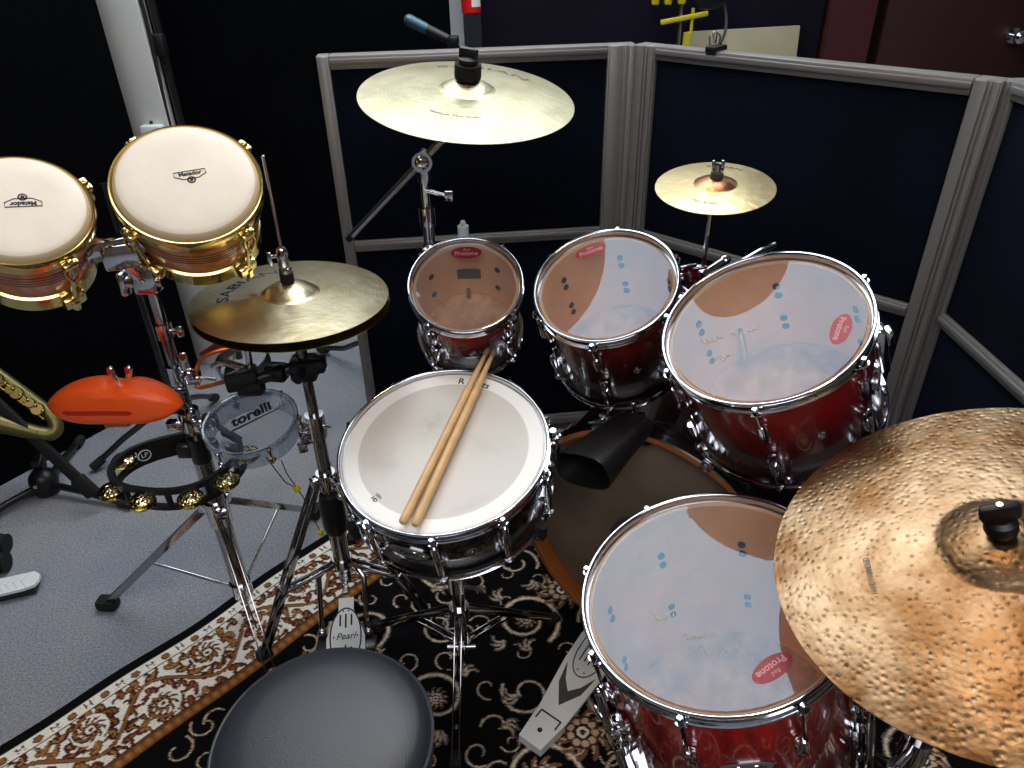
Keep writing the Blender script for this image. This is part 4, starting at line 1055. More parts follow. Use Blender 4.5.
k.add(vs, fs).build('bell', 'tomcow', t)
g = MB(); g.tube([(x, y, L) for x, y in sec(.0615, .0352)], .0013, 6, closed=True); g.build('rim', 'black_metal', t)
g = MB(); g.box((0, -.012, -.012), (.028, .05, .022), bev=.004); g.box((.01, -.040, -.012), (.022, .024, .03), bev=.004); g.build('clamp', 'black_metal', t)
g = MB(); g.cyl((0, .014, -.012), (0, .034, -.012), .0042); g.ball((0, .034, -.012), .006); g.build('clamp_screw', 'chrome', t)

# --- round throne
t = thing('drum_throne', 'round black vinyl drum stool seat in the foreground', 'stool', loc=(-.280, .629, 0))
r = .155; zc = .460
k = MB(); k.lathe([(0, .004), (.05, .0035), (.10, .001), (r-.022, -.004), (r-.008, -.012), (r-.001, -.026), (r, -.045), (r-.002, -.068), (r-.012, -.078), (0, -.078)], 80, Matrix.Translation((0, 0, zc))); k.build('cushion', 'vinyl', t)
k = MB(); k.tube([(r*math.cos(2*PI*i/72), r*math.sin(2*PI*i/72), zc-.024) for i in range(72)], .0030, 8, closed=True); k.build('piping', 'vinyl', t)
k = MB(); k.cyl((0, 0, zc-.092), (0, 0, zc-.078), r-.016, seg=48); k.box((0, 0, zc-.10), (.09, .09, .03), bev=.006); k.build('seat_base', 'black_metal', t)
k = MB(); k.cyl((0, 0, .16), (0, 0, zc-.10), .0125); k.cyl((0, 0, .06), (0, 0, .26), .016); k.build('post', 'leg_chrome', t)
for a in (90, 210, 330):
    e = polar(1, a); ar = math.radians(a); s_ = V((-math.sin(ar), math.cos(ar), 0))*.008; g = MB()
    for s in (-1, 1): g.bar(e*.018+V((0, 0, .25))+s_*s, e*.20+V((0, 0, .032))+s_*s, .0025, .014); g.bar(e*.018+V((0, 0, .09))+s_*s, e*.11+V((0, 0, .14))+s_*s, .002, .012)
    lg = g.build('leg', 'leg_chrome', t)
    g = MB(); g.box(e*.205+V((0, 0, .022)), (.045, .03, .026), rz=ar, bev=.007); g.build('rubber_foot', 'rubber', lg)

# --- bongos
def logo_matador(T, up):
    g = MB(); s = 1
    A_ = T @ Matrix.Rotation(0, 4, 'Z')
    w_, h_ = .0185, .0062
    pts = [(-w_, h_), (w_, h_), (w_, 0), (.009, -.0052), (-.009, -.0052), (-w_, 0)]
    g.tube([(x, y, 0) for x, y in pts], .0007, 4, closed=True, T=A_)
    g.text('Matador', .0078, A_ @ Matrix.Translation((0, .0022, 0)), ext=.0002, bold=.00035)
    g.tube([(.0042*math.cos(2*PI*i/20), -.0072+.0042*math.sin(2*PI*i/20), 0) for i in range(20)], .0009, 4, closed=True, T=A_)
    g.cyl((0, -.0072, -.0002), (0, -.0072, .0003), .0022, seg=12, T=A_)
    return g
bt = thing('bongo_drums', 'pair of wooden bongos with cream heads and gold rims on a chrome stand', 'bongos', loc=(-.65, 1.20, .92))
for nm, c, nxy, R, rot in (('large_bongo', (-.534, 1.237, 1.056), (.291, -.696), .122, 30), ('small_bongo', (-.770, 1.148, 1.046), (.472, -.614), .106, 212)):
    F = Matrix.Translation(V((.65, -1.20, -.92))) @ frame(c, (*nxy, 1))
    dp = .155; rs = R-.012; rb = R*.80
    def rad(z):  # shell radius at depth z (0 at the rim, negative below)
        s = -z/dp; return rs+.004*math.sin(PI*min(1, s*1.3))-(rs-rb)*s**1.5
    k = MB(); k.lathe([(rad(-.012-i*(dp-.014)/14), -.012-i*(dp-.014)/14) for i in range(15)]+[(rb-.010, -dp+.002), (rs-.012, -.012)], 64, F, closed=True); sh = k.build(nm, 'oak', bt)
    g = MB()
    for z in (-.052, -.060, -.068, -.076): g.lathe([(rad(z)-.001, z+.0012), (rad(z)+.0007, z+.0006), (rad(z)+.0007, z-.0006), (rad(z)-.001, z-.0012)], 64, F, closed=True)
    g.build('groove', 'groove', sh)
    k = MB(); k.mat(0).lathe([(0, .0125), (R*.55, .0125), (R*.80, .0118), (R*.88, .0095)], 72, F); k.mat(1).lathe([(R*.88, .0095), (R*.925, .005), (R*.945, -.003), (R*.945, -.014)], 72, F)
    k.build('head', ['skin', 'skin_edge'], sh)
    k = MB(); k.lathe([(R*.95, -.002), (R*.965, .0015), (R*.985, .002), (R, -.002), (R+.001, -.010), (R-.001, -.024), (R*.955, -.026), (R*.95, -.012)], 80, F, closed=True)
    for q in range(4):
        T = F @ radial_T(R+.002, 90*q-28, -.016); k.box((0, .003, 0), (.026, .016, .014), T, bev=.004)
    k.build('rim', 'gold', sh)
    k = MB(); z1, z0 = -dp-.002, -dp+.026
    n = 80; prof_o = []
    k.lathe([(rad(z0+.008)+.001, z0+.008), (rad(z0)+.006, z0+.006), (rb+.010, z1+.004), (rb+.006, z1), (rb-.008, z1), (rb-.008, z1+.004), (rb, z0-.006)], 64, F, closed=True)
    k.build('bottom_ring', 'gold', sh)
    for q in range(4):
        ph = 90*q-28; g = MB()
        top = F @ polar(R+.006, ph, -.010); low = F @ polar(rb+.016, ph, -dp+.012)
        g.cyl(top, low, .0036, seg=10); g.ball(top, .006); T = F @ radial_T(R+.006, ph, -.034); g.tube([(-.009, 0, .014), (-.011, .004, -.004), (-.006, .006, -.018), (0, .004, -.026)], .003, 8, T=T); g.tube([(.009, 0, .014), (.011, .004, -.004), (.006, .006, -.018), (0, .004, -.026)], .003, 8, T=T)
        g.build('tuning_lug', 'gold', sh)
        g = MB(); T = F @ radial_T(rb+.010, ph, -dp+.014); g.box((0, .003, 0), (.040, .018, .030), T, bev=.006); g.cyl((0, .008, -.022), (0, .008, .0), .0075, seg=6, T=T); g.build('lug_plate', 'gold', sh)
    T = F @ Matrix.Translation((.004, .008, .0128)) @ Matrix.Rotation(math.radians(rot), 4, 'Z'); logo_matador(T @ Matrix.Scale(1.35, 4), 1).build('logo', 'ink', sh)
off = V((-.65, 1.20, .92))
g = MB(); a_, b_ = V((-.612, 1.238, .962))-off, V((-.718, 1.190, .955))-off; g.bar(a_, b_, .036, .036); g.box(V((-.664, 1.206, .945))-off, (.058, .040, .046), rz=.3, bev=.006); g.build('centre_block', 'chrome', bt)

# --- percussion stand under the bongos
S0 = V((-.65, 1.24, 0))
t = thing('percussion_stand', 'chrome tripod stand carrying bongos, orange block and tambourine', 'stand', loc=S0)
def q(z, dx=0, dy=0): return S0+V((dx, dy, z))
g = MB(); g.cyl(q(.085), q(.48), .0195, seg=20); g.cyl(q(.49), q(.88), .0115, seg=16); g.build('tube', 'leg_chrome', t, world=True)
g = MB(); g.cyl(q(.075), q(.115), .024, seg=18); g.cyl(q(.05), q(.08), .010, seg=12); g.build('lower_collar', 'chrome', t, world=True)
g = MB(); g.cyl(q(.30), q(.365), .025, seg=18)
for a in (175, 76, 305): g.box(S0+polar(.026, a, .345), (.028, .024, .024), rz=math.radians(a), bev=.004)
g.build('leg_collar', 'chrome', t, world=True)
for a, L in ((175, .355), (76, .36), (299, .35)):
    ar = math.radians(a); e = polar(1, a); s_ = V((-math.sin(ar), math.cos(ar), 0))*.009
    top = S0+e*.024+V((0, 0, .345)); ft_ = S0+e*L+V((0, 0, .018)); low = S0+e*.018+V((0, 0, .095)); mid = top*.45+ft_*.55; g = MB()
    for s in (-1, 1): g.bar(top+s_*s, ft_+s_*s, .0025, .016)
    lg = g.build('leg', 'leg_chrome', t, world=True)
    g = MB(); g.bar(low, mid, .009, .003, (e.y, -e.x, 0)); g.build('brace', 'leg_chrome', lg, world=True)
    g = MB(); g.box(ft_+V((0, 0, -.001)), (.05, .036, .032), rz=ar, bev=.009); g.build('rubber_foot', 'rubber', lg, world=True)
g = MB(); g.cyl(q(.475), q(.535), .020, seg=18); g.box(q(.505, -.026, -.008), (.03, .02, .03), bev=.004); g.box(q(.51, .024, .004), (.03, .02, .024), bev=.004); g.build('lower_clamp', 'black_metal', t, world=True)
g = MB(); g.cyl(q(.555), q(.60), .021, seg=18); g.box(q(.572, -.026, -.012), (.034, .018, .022), bev=.004); g.box(q(.572, .022, -.016), (.02, .016, .026), bev=.004); g.ball(q(.605, .014, -.016), .010); g.build('collar', 'chrome', t, world=True)
g = MB(); g.cyl(q(.665), q(.705), .018, seg=18); g.cyl(q(.69), q(.69, .035, -.012), .005); g.ball(q(.69, .030, -.01), .012); g.box(q(.715, .026, -.008), (.014, .010, .04), bev=.004); g.box(q(.675, .034, -.012), (.030, .014, .018), bev=.004); g.cyl(q(.68), q(.672, .075, -.005), .0035); g.build('upper_clamp', 'chrome', t, world=True)
g = MB(); g.cyl(q(.765), q(.795), .0165, seg=18); g.cyl(q(.78), q(.78, .032, -.008), .0045); g.box(q(.78, .034, -.008), (.012, .008, .022), bev=.003); g.build('tube_lock', 'chrome', t, world=True)
g = MB(); g.box(q(.885, 0, -.004), (.044, .036, .05), bev=.007); g.cyl(q(.882, -.034, -.008), q(.882, .03, -.008), .011, seg=16); g.box(q(.880, -.040, -.010), (.014, .022, .046), bev=.006); g.build('tilter', 'chrome', t, world=True)
g = MB(); g.tube([q(.885), q(.905, -.004, -.010), q(.935, -.012, -.028)], [.019, .021, .017], 16)
g.build('tilter_post', 'chrome', t, world=True)
g = MB(); g.cyl(q(.868, -.012, -.022), q(.868, .016, -.022), .0028, seg=10); g.build('screw', 'red', t, world=True)

# --- orange jam block
JC = V((-.704, 1.105, .704))
JF = frame(JC, (-.06, .16, 1), (.10, 1, 0))
t = thing('jam_block', 'bright orange plastic jam block with slot left of the stand', 'woodblock', JF)
n = 30; m = 32; vs = []; fs = []
def jam_env(s): return max(.02, 1-abs(s)**2.9)**.72, max(.05, 1-abs(s)**3.0)**.6
for i in range(n+1):
    s = -1+2*i/n; e, e2 = jam_env(s)
    for k_ in range(m):
        a = 2*PI*k_/m; ca, sa = math.cos(a), math.sin(a)
        y = .036*e2*math.copysign(abs(ca)**.45, ca); z = .039*e*math.copysign(abs(sa)**.50, sa)
        if sa > .2: z += -.007*math.exp(-((s-.12)/.16)**2)*e
        if sa > .2 and ca < 0: z -= .004*e
        vs.append((.126*s, y, z+.010*(1-s*s)-.004*s))
for i in range(n):
    for k_ in range(m): j = (k_+1) % m; fs.append((i*m+k_, i*m+j, (i+1)*m+j, (i+1)*m+k_))
fs.append(tuple(reversed(range(m)))); fs.append(tuple(n*m+k_ for k_ in range(m)))
MB().add(vs, fs).build('body', 'orange', t, smooth=60)
g = MB(); vs = []; fs = []; N_ = 16
for i in range(N_+1):
    x = -.080+.132*i/N_; s = x/.126; e, e2 = jam_env(s); y = -.036*e2-.0006; zc_ = .010*(1-s*s)-.004*s-.010*e; hh = .0042*(1 if 0 < i < N_ else .4)
    vs += [(x, y, zc_-hh), (x, y, zc_+hh), (x, y+.006, zc_+hh), (x, y+.006, zc_-hh)]
for i in range(N_):
    for e in range(4): f2 = (e+1) % 4; fs.append((i*4+e, i*4+f2, (i+1)*4+f2, (i+1)*4+e))
fs += [(3, 2, 1, 0), tuple(N_*4+e for e in range(4))]
g.add(vs, fs).build('slot', 'orange_dark', t)
g = MB()
for s in (-1, 1): g.cyl((.020+s*.006, .012, .032), (.020+s*.017, .012, .058), .0040, .0058, seg=10); g.ball((.020+s*.017, .012, .060), .0068, (1, .7, 1.3))
g.cyl((.02, .012, .030), (.02, .012, .040), .008, seg=14); wn = g.build('wing_screw', 'chrome', t)
g = MB()
for s in (-1, 1): g.ball((.020+s*.017, .0072, .0605), .0056, (.9, .5, 1.25))
g.build('wing_grip', 'red', wn)
g = MB(); g.box((.02, .044, .0), (.026, .03, .02), bev=.003); g.cyl((.02, .05, 0), (.055, .125, -.030), .0055); g.build('mount_rod', 'chrome', t)
g = MB(); g.box((.0, .0, -.034), (.045, .03, .010), bev=.002); g.build('mount_foot', 'hoopwood', t)

# --- small clear drum with black lettering
c = V((-.502, 1.171, .618)); nz = V((-.011, -.16, 1)).normalized(); TD = .046
F = frame(c-nz*TD, nz)
t = thing('hand_drum', 'small transparent hand drum with black slanted lettering below the hi-hat', 'drum', F)
r = .084
k = MB(); k.lathe([(r, 0), (r, TD-.003), (r-.0028, TD-.003), (r-.0028, 0)], 64, closed=True); k.build('shell', 'acrylic', t)
k = MB(); k.disc(r+.001, TD-.001, 64); k.build('head', film_mat('clear_small_film', haze=.10, ior=1.6), t)
k = MB(); k.lathe([(r+.001, TD-.012), (r+.006, TD-.012), (r+.006, TD-.001), (r+.004, TD+.001), (r+.001, TD+.0005)], 64, closed=True); k.build('hoop', film_mat('hoop_clear', haze=.38, ior=1.8, rough=.08), t)
k = MB(); k.tube([((r+.0055)*math.cos(2*PI*i/64), (r+.0055)*math.sin(2*PI*i/64), TD) for i in range(64)], .0012, 6, closed=True); k.build('hoop_wire', 'chrome', t)
for a in (305, 5, 65, 125, 185, 245):
    T = radial_T(r+.006, a, TD*.55); g = MB(); g.cyl((0, .002, -.020), (0, .002, .016), .0022, seg=8, T=T); g.tube([(.0055*math.cos(2*PI*i/12), .004+.0*i, -.010+.0055*math.sin(2*PI*i/12)) for i in range(12)], .0018, 6, closed=True, T=T); g.ball((0, .003, .016), .0045, T=T)
    g.build('eye_bolt', 'brass_dark' if a in (305, 5) else 'chrome', t)
g = MB(); T = Matrix.Translation((-.003, .016, TD-.0006)) @ Matrix.Rotation(math.radians(38), 4, 'Z')
g.text('torelli', .036, T, ext=.0002, shear=.25, bold=.0012, sx=.92); g.prism([(-.046, -.0175), (.050, -.0175), (.060, -.002), (.056, -.012), (.050, -.0205), (-.044, -.0225)], 0, .0003, T); g.build('logo', 'ink', t)
g = MB(); g.box((-.092, .03, TD*.4), (.028, .02, .03), bev=.004); g.cyl((-.10, .03, TD*.4), (-.128, .056, TD*.4-.03), .005); g.build('mount_arm', 'black_metal', t)
def loc(p): return F.inverted() @ V(p)
cp = [V((-.432, 1.100, .575)), V((-.428, 1.10, .545)), V((-.422, 1.12, .49)), V((-.418, 1.13, .46)), V((-.410, 1.14, .40)), V((-.405, 1.15, .345))]
g = MB(); g.tube([loc(p) for p in cp], .0011, 6); g.tube([loc(p) for p in (V((-.463, 1.11, .575)), V((-.44, 1.115, .51)), cp[2])], .0011, 6); g.build('cord', 'rubber', t)
g = MB(); g.lathe([(0, -.008), (.006, -.006), (.007, 0), (.005, .007), (0, .008)], 12, Matrix.Translation(loc(cp[2]))); g.build('bead', 'yellow_bead', t)
g = MB(); g.lathe([(0, -.008), (.006, -.006), (.007, 0), (.005, .007), (0, .008)], 12, Matrix.Translation(loc(cp[5]))); g.build('bead', 'yellow_bead', t)

# --- tambourine: black half-moon frame with hammered gold jingles
TZ = .515
pth = [V(p) for p in ((-.668, 1.256), (-.705, 1.240), (-.740, 1.222), (-.768, 1.196), (-.781, 1.162), (-.775, 1.126), (-.753, 1.099), (-.712, 1.080), (-.652, 1.070), (-.604, 1.080), (-.572, 1.108), (-.552, 1.148), (-.545, 1.190), (-.560, 1.228), (-.600, 1.255))]
t = thing('tambourine', 'black half-moon tambourine with hammered gold jingles clamped on the stand', 'tambourine', loc=(-.66, 1.16, TZ))
def smoothp(P_, n=6):
    out = []; m = len(P_)
    for i in range(m-1):
        a, b, c_, d_ = P_[max(0, i-1)], P_[i], P_[i+1], P_[min(m-1, i+2)]
        for k_ in range(n):
            u = k_/n; out.append(.5*((2*b)+(c_-a)*u+(2*a-5*b+4*c_-d_)*u*u+(3*b-a-3*c_+d_)*u**3))
    out.append(P_[-1]); return out
sp = smoothp([V((p.x, p.y, 0)) for p in pth])
def strip(z0, z1, th, name, mt, lip=False):
    k = MB(); vs = []; fs = []; m = len(sp)
    for i, p in enumerate(sp):
        d_ = (sp[min(m-1, i+1)]-sp[max(0, i-1)]).normalized(); nn = V((-d_.y, d_.x, 0))
        for o_, z in ((-th, z0), (-th, z1), (th, z1), (th, z0)): vs.append(p+nn*o_+V((0, 0, z)))
    for i in range(m-1):
        for e in range(4): f_ = (e+1) % 4; fs.append((i*4+e, i*4+f_, (i+1)*4+f_, (i+1)*4+e))
    fs += [(0, 1, 2, 3), tuple((m-1)*4+e for e in (3, 2, 1, 0))]
    return k.add(vs, fs).build(name, mt, t, world=True, smooth=40)
strip(TZ+.011, TZ+.022, .0048, 'upper_frame', 'black_plastic'); strip(TZ-.026, TZ-.015, .0048, 'lower_frame', 'black_plastic')
def at_s(s):
    i = s*(len(sp)-1); a = int(i); f_ = i-a; return sp[a]*(1-f_)+sp[min(a+1, len(sp)-1)]*f_
for s in (.235, .415, .525, .635, .745, .875):
    p = at_s(s); d_ = (at_s(min(1, s+.02))-at_s(s-.02)).normalized(); p = p+V((-d_.y, d_.x, 0))*(-.009); g = MB()
    dome = [(.003, .0105), (.012, .0096), (.0200, .0050), (.0238, .0008), (.0238, .0), (.0195, .0036), (.0115, .0082), (.003, .0091)]
    g.mat(0).lathe(dome, 28, Matrix.Translation(p+V((0, 0, TZ+.002))), closed=True); g.mat(1).lathe([(a, -b) for a, b in reversed(dome)], 28, Matrix.Translation(p+V((0, 0, TZ-.007))), closed=True)
    g.mat(1).cyl(p+V((0, 0, TZ-.017)), p+V((0, 0, TZ+.012)), .0016, seg=8)
    g.build('jingle_pair', ['jingle_ham', 'jingle'], t, world=True)
for s in (.33, .47, .58, .69, .81):
    p = at_s(s); d_ = at_s(min(1, s+.02))-at_s(s-.02); A = frame(p+V((0, 0, TZ-.002)), (0, 0, 1), V((-d_.y, d_.x, 0))); g = MB(); g.box((0, 0, 0), (.010, .0095, .030), A, bev=.002); g.build('spacer', 'black_plastic', t, world=True)
g = MB(); p = at_s(.10); d_ = at_s(.13)-at_s(.07); nn = V((-d_.y, d_.x, 0)).normalized(); A = frame(p+V((0, 0, TZ-.002)), (0, 0, 1), nn)
g.box((0, 0, 0), (.10, .013, .040), A, bev=.003); g.build('handle', 'black_plastic', t, world=True)
g = MB(); p = at_s(.17); d_ = at_s(.19)-at_s(.15); nn = V((d_.y, -d_.x, 0)).normalized()
if nn.y > 0: nn = -nn
A = frame(p+nn*.0072+V((0, 0, TZ-.002)), nn, (0, 0, 1)); g.tube([(.012*math.cos(2*PI*i/24), .012*math.sin(2*PI*i/24), 0) for i in range(24)], .0012, 6, closed=True, T=A); g.text('LP', .014, A, ext=.0004); g.build('logo', 'white_plastic', t, world=True)

# --- black multi clamp on the hi-hat stand and the vibraslap it holds
t = thing('multi_clamp', 'black clamp arm reaching left from the hi-hat stand', 'clamp', loc=(-.404, 1.251, .66))
g = MB(); g.box((-.404, 1.251, .685), (.052, .048, .045), bev=.008); g.cyl((-.404, 1.22, .69), (-.404, 1.195, .69), .009); g.box((-.375, 1.245, .695), (.03, .03, .03), bev=.006); g.build('stand_jaw', 'black_metal', t, world=True)
g = MB(); g.cyl((-.42, 1.245, .690), (-.515, 1.225, .668), .0125, seg=14); g.box((-.455, 1.238, .684), (.04, .03, .034), rz=-.2, bev=.006); g.build('arm', 'black_metal', t, world=True)
g = MB(); g.box((-.520, 1.225, .680), (.060, .042, .040), rz=.25, bev=.006); g.box((-.505, 1.222, .662), (.05, .03, .03), bev=.006); g.cyl((-.440, 1.225, .705), (-.452, 1.195, .712), .004); g.build('end_jaw', 'black_metal', t, world=True)
g = MB(); g.cyl((-.518, 1.236, .695), (-.552, 1.228, .715), .0085, seg=12); g.cyl((-.552, 1.228, .715), (-.572, 1.222, .708), .005); g.cyl((-.505, 1.240, .695), (-.503, 1.244, .735), .006); g.build('tightening_screw', 'chrome', t, world=True)
t = thing('vibraslap', 'bent copper rod percussion piece with red wooden box under the hi-hat', 'percussion', loc=(-.57, 1.25, .68))
pts = bez((-.49, 1.27, .726), (-.54, 1.262, .730), (-.585, 1.25, .728), (-.603, 1.245, .706), 8)+bez((-.606, 1.245, .70), (-.618, 1.242, .672), (-.630, 1.240, .652), (-.610, 1.238, .652), 8)+[V((-.57, 1.234, .664)), V((-.53, 1.229, .676))]
g = MB(); g.tube(pts, .0042, 10); g.build('bent_rod', 'copper', t, world=True)
g = MB(); A = frame((-.535, 1.325, .725), (-1, -.25, -.42), (0, .3, 1)); g.prism([(-.026, -.012), (.026, -.012), (.026, .012), (-.026, .012)], 0, .035, A); g.add([(-.026, -.012, .035), (.026, -.012, .035), (.026, .012, .035), (-.026, .012, .035), (-.012, -.006, .095), (.012, -.006, .095), (.012, .006, .095), (-.012, .006, .095)], [(0, 1, 5, 4), (1, 2, 6, 5), (2, 3, 7, 6), (3, 0, 4, 7), (4, 5, 6, 7)], A); g.build('wooden_box', 'redwood', t, world=True)
g = MB(); g.lathe([(.051, -.012), (.053, -.012), (.053, .012), (.051, .012)], 48, frame((-.545, 1.31, .668), (-.1, -.25, 1)), closed=True); g.build('steel_band', 'steel', t, world=True)

# --- saxophone on its stand, far left
t = thing('saxophone', 'old brass saxophone lying in its black stand at the left edge', 'saxophone', loc=(-1.40, 1.74, .2))
g = MB(); g.tube(bez((-1.52, 1.755, .485), (-1.46, 1.75, .43), (-1.40, 1.74, .36), (-1.315, 1.725, .265), 20), [.010+.008*i/20 for i in range(21)], 18); g.tube(bez((-1.315, 1.725, .265), (-1.272, 1.71, .215), (-1.285, 1.685, .195), (-1.325, 1.68, .215), 12), [.018+.003*i/12 for i in range(13)], 18)
g.tube(bez((-1.325, 1.68, .215), (-1.39, 1.675, .245), (-1.44, 1.67, .27), (-1.50, 1.665, .30), 14), [.021+.022*(i/14)**1.6 for i in range(15)], 20); g.build('body', 'brass', t, world=True)
g = MB(); g.lathe([(.047, 0), (.053, .01), (.062, .022), (.070, .030), (.069, .031), (.060, .023), (.051, .011), (.043, 0)], 32, frame((-1.495, 1.665, .298), (-.1, -.005, .05)), closed=True); g.build('bell', 'brass', t, world=True)
def sx(s, o_=0., z=0.): return V((-1.445+.140*s, 1.745-.022*s-o_, .400-.150*s+z))
for i in range(9):
    s = .1+i/10; pk = sx(s, .022, .014+.004*(i % 2)); A = frame(pk, (.25, -.75, .6)); g = MB(); r_ = .0075+.004*(i % 3); g.lathe([(0, .005), (r_, .005), (r_+.002, .002), (r_+.002, -.003), (0, -.003)], 18, A); g.build('key', 'brass_dark', t, world=True)
g = MB()
for o_, z_ in ((.020, .022), (.030, .002)): g.tube([sx(s/8, o_, z_) for s in range(9)], .0022, 8)
for i in range(10): s = i/9; g.tube([sx(s, .0, .006), sx(s, .020, .022)], .0026, 6); g.ball(sx(s, .022, .024), .0052)
g.build('key_rods', 'brass_dark', t, world=True)
t.matrix_world = Matrix.Translation(V((.018, .0, .028))) @ t.matrix_world
hub = V((-1.385, 1.72, .035))
t = thing('saxophone_stand', 'black folding stand with hub and legs on carpet under the saxophone', 'stand', loc=(-1.385, 1.74, 0))
g = MB(); g.ball(hub+V((0, 0, .012)), .040, (1, 1, .95), 20); g.cyl(hub+V((0, 0, -.03)), hub+V((0, 0, .01)), .034, seg=20); h_ = g.build('hub', 'black_plastic', t, world=True)
g = MB(); g.cyl(hub+V((.0, -.038, .018)), hub+V((0, -.042, .019)), .006, seg=12); g.build('hub_screw', 'chrome', h_, world=True)
for e in ((-1.52, 1.545), (-1.11, 1.640), (-1.405, 1.96), (-1.49, 1.85)):
    e = V((*e, .014)); g = MB(); g.tube([hub+V((0, 0, .0)), hub*.5+e*.5+V((0, 0, .006)), e], .0105, 12); lg = g.build('leg', 'black_metal', t, world=True)
    d_ = (e-hub); d_.z = 0; d_.normalize(); g = MB(); g.cyl(e-d_*.03, e+d_*.012, .0145, seg=14); g.build('rubber_foot', 'rubber', lg, world=True)
g = MB(); a_, b_ = V((-1.445, 1.70, .425)), V((-1.212, 1.640, .085)); g.bar(a_, b_, .030, .016, (0, -1, .4)); g.box((0, 0, 0), (.042, .024, .07), frame(b_, b_-a_, (0, -1, .4)), bev=.008); g.build('support_arm', 'rubber', t, world=True)
g = MB(); g.tube([hub, hub+V((.01, .02, .08)), (-1.36, 1.74, .17)], .010); g.tube([(-1.40, 1.80, .16), (-1.37, 1.74, .15), (-1.34, 1.66, .15)], .010); g.build('yoke', 'black_metal', t, world=True)

# --- things at the left edge of the carpet
t = thing('foot_pedal', 'silver ribbed foot pedal on the carpet at the lower left edge', 'pedal', loc=(-1.30, 1.31, 0))
A = frame((-1.215, 1.342, .030), (-.05, 0, 1), (1, .26, 0))
g = MB(); g.prism([(-.033, -.28), (.033, -.28), (.030, -.02), (.024, .004), (.008, .012), (-.012, .010), (-.028, -.006)], -.004, .004, A); f_ = g.build('footboard', 'silver_paint', t, world=True)
g = MB()
for i in range(4): g.bar((-.024, -.014-.018*i, .0045), (.002, -.032-.018*i, .0045), .004, .002, T=A); g.bar((.024, -.014-.018*i, .0045), (-.002, -.032-.018*i, .0045), .004, .002, T=A)
g.build('tread', P('tread_white', (218, 224, 222), .5), f_, world=True)
g = MB(); g.prism([(-.030, -.30), (.030, -.30), (.030, -.10), (-.030, -.10)], .004, .012, A); g.build('heel_plate', P('heel_grey', (168, 166, 150), .5, .4), t, world=True)
g = MB(); g.box((.022, -.092, .006), (.016, .004, .006), A); g.box((.0, -.15, -.016), (.05, .30, .020), A, bev=.003); g.build('base', 'black_metal', t, world=True)
t = thing('folded_stand', 'two dark rubber-tipped stand legs lying at the left edge of carpet', 'stand', loc=(-1.40, 1.44, 0))
for y0, x1, dz in ((1.475, -1.360, 0), (1.405, -1.322, 0)):
    g = MB(); g.tube([(-1.76, y0-.04, .030), (x1-.05, y0, .030)], .013, 12); lg = g.build('leg', 'black_metal', t, world=True)
    g = MB(); e = V((x1, y0, .030)); g.cyl(e-V((.13, .012, 0)), e, .026, seg=18)
    for i in range(4): g.cyl(e-V((.02+.03*i, .002+.003*i, 0)), e-V((.028+.03*i, .003+.003*i, 0)), .0295, seg=18)
    g.build('rubber_tip', 'rubber', lg, world=True)
g = MB(); g.box((-1.72, 1.41, .03), (.03, .12, .03), bev=.005); g.build('joint', 'black_metal', t, world=True)

# --- acoustic screens
def screen(A_, B_, label, wl, wr, h=1.15, y_side=1):
    a = V((*A_, 0)); b = V((*B_, 0)); d_ = (b-a).normalized(); L = (b-a).length
    nrm = V((d_.y, -d_.x, 0))   # towards the drums
    if nrm.y > 0 and abs(nrm.y) > .3: nrm = -nrm
    T = Matrix.Identity(4); yv = V((0, 0, 1)).cross(d_)
    for i in range(3): T[i][0], T[i][1], T[i][2] = d_[i], yv[i], (0, 0, 1)[i]
    T.translation = a
    root = thing('partition_screen', label, 'screen', T)
    th = .045
    def bx(c, s, name, m, grooves=()):
        g = MB(); g.box(c, s, bev=.003)
        for cc, ss in grooves: g.box(cc, ss, bev=.001)
        return g.build(name, m, root)
    for x0, x1, nm in ((0, wl, 'left_stile'), (L-wr, L, 'right_stile')):
        w_ = x1-x0; gr = []
        if w_ > .05:
            for f0, f1 in ((.06, .50), (.58, .66), (.74, .94)):
                for s in (-1, 1): gr.append((((x0+w_*(f0+f1)/2), s*(th/2+.002), h/2), (w_*(f1-f0), .008, h-.004)))
        else:
            for s in (-1, 1): gr.append((((x0+x1)/2, s*(th/2+.002), h/2), (w_*.5, .006, h-.004)))
        bx(((x0+x1)/2, 0, h/2), (w_, th, h), nm, 'alu', gr)
    for z, nm, hh in ((h-.016, 'top_rail', .032), (.667, 'middle_rail', .030), (.040, 'bottom_rail', .034)):
        bx(((wl+L-wr)/2, 0, z), (L-wl-wr, th, hh), nm, 'alu', [(((wl+L-wr)/2, s*(th/2+.002), z+.003), (L-wl-wr-.002, .008, hh*.36)) for s in (-1, 1)])
    for z0, z1, nm in ((.682, h-.032, 'upper_board'), (.057, .652, 'lower_board')):
        bx(((wl+L-wr)/2, 0, (z0+z1)/2), (L-wl-wr-.002, th-.016, z1-z0-.002), nm, 'fabric_navy')
    for x in (wl/2, L-wr/2): bx((x, 0, .004), (.05, .16, .008), 'foot', 'alu')
    return root
screen((-.452, 1.943), (.326, 2.020), 'dark navy screen on the left, behind the crash cymbal', .030, .072)
screen((.340, 2.018), (.926, 1.446), 'dark navy screen in the middle, behind the splash cymbal', .062, .050)
screen((.948, 1.462), (.950, .62), 'dark navy screen at the right edge of the picture, beyond ride cymbal', .040, .030)

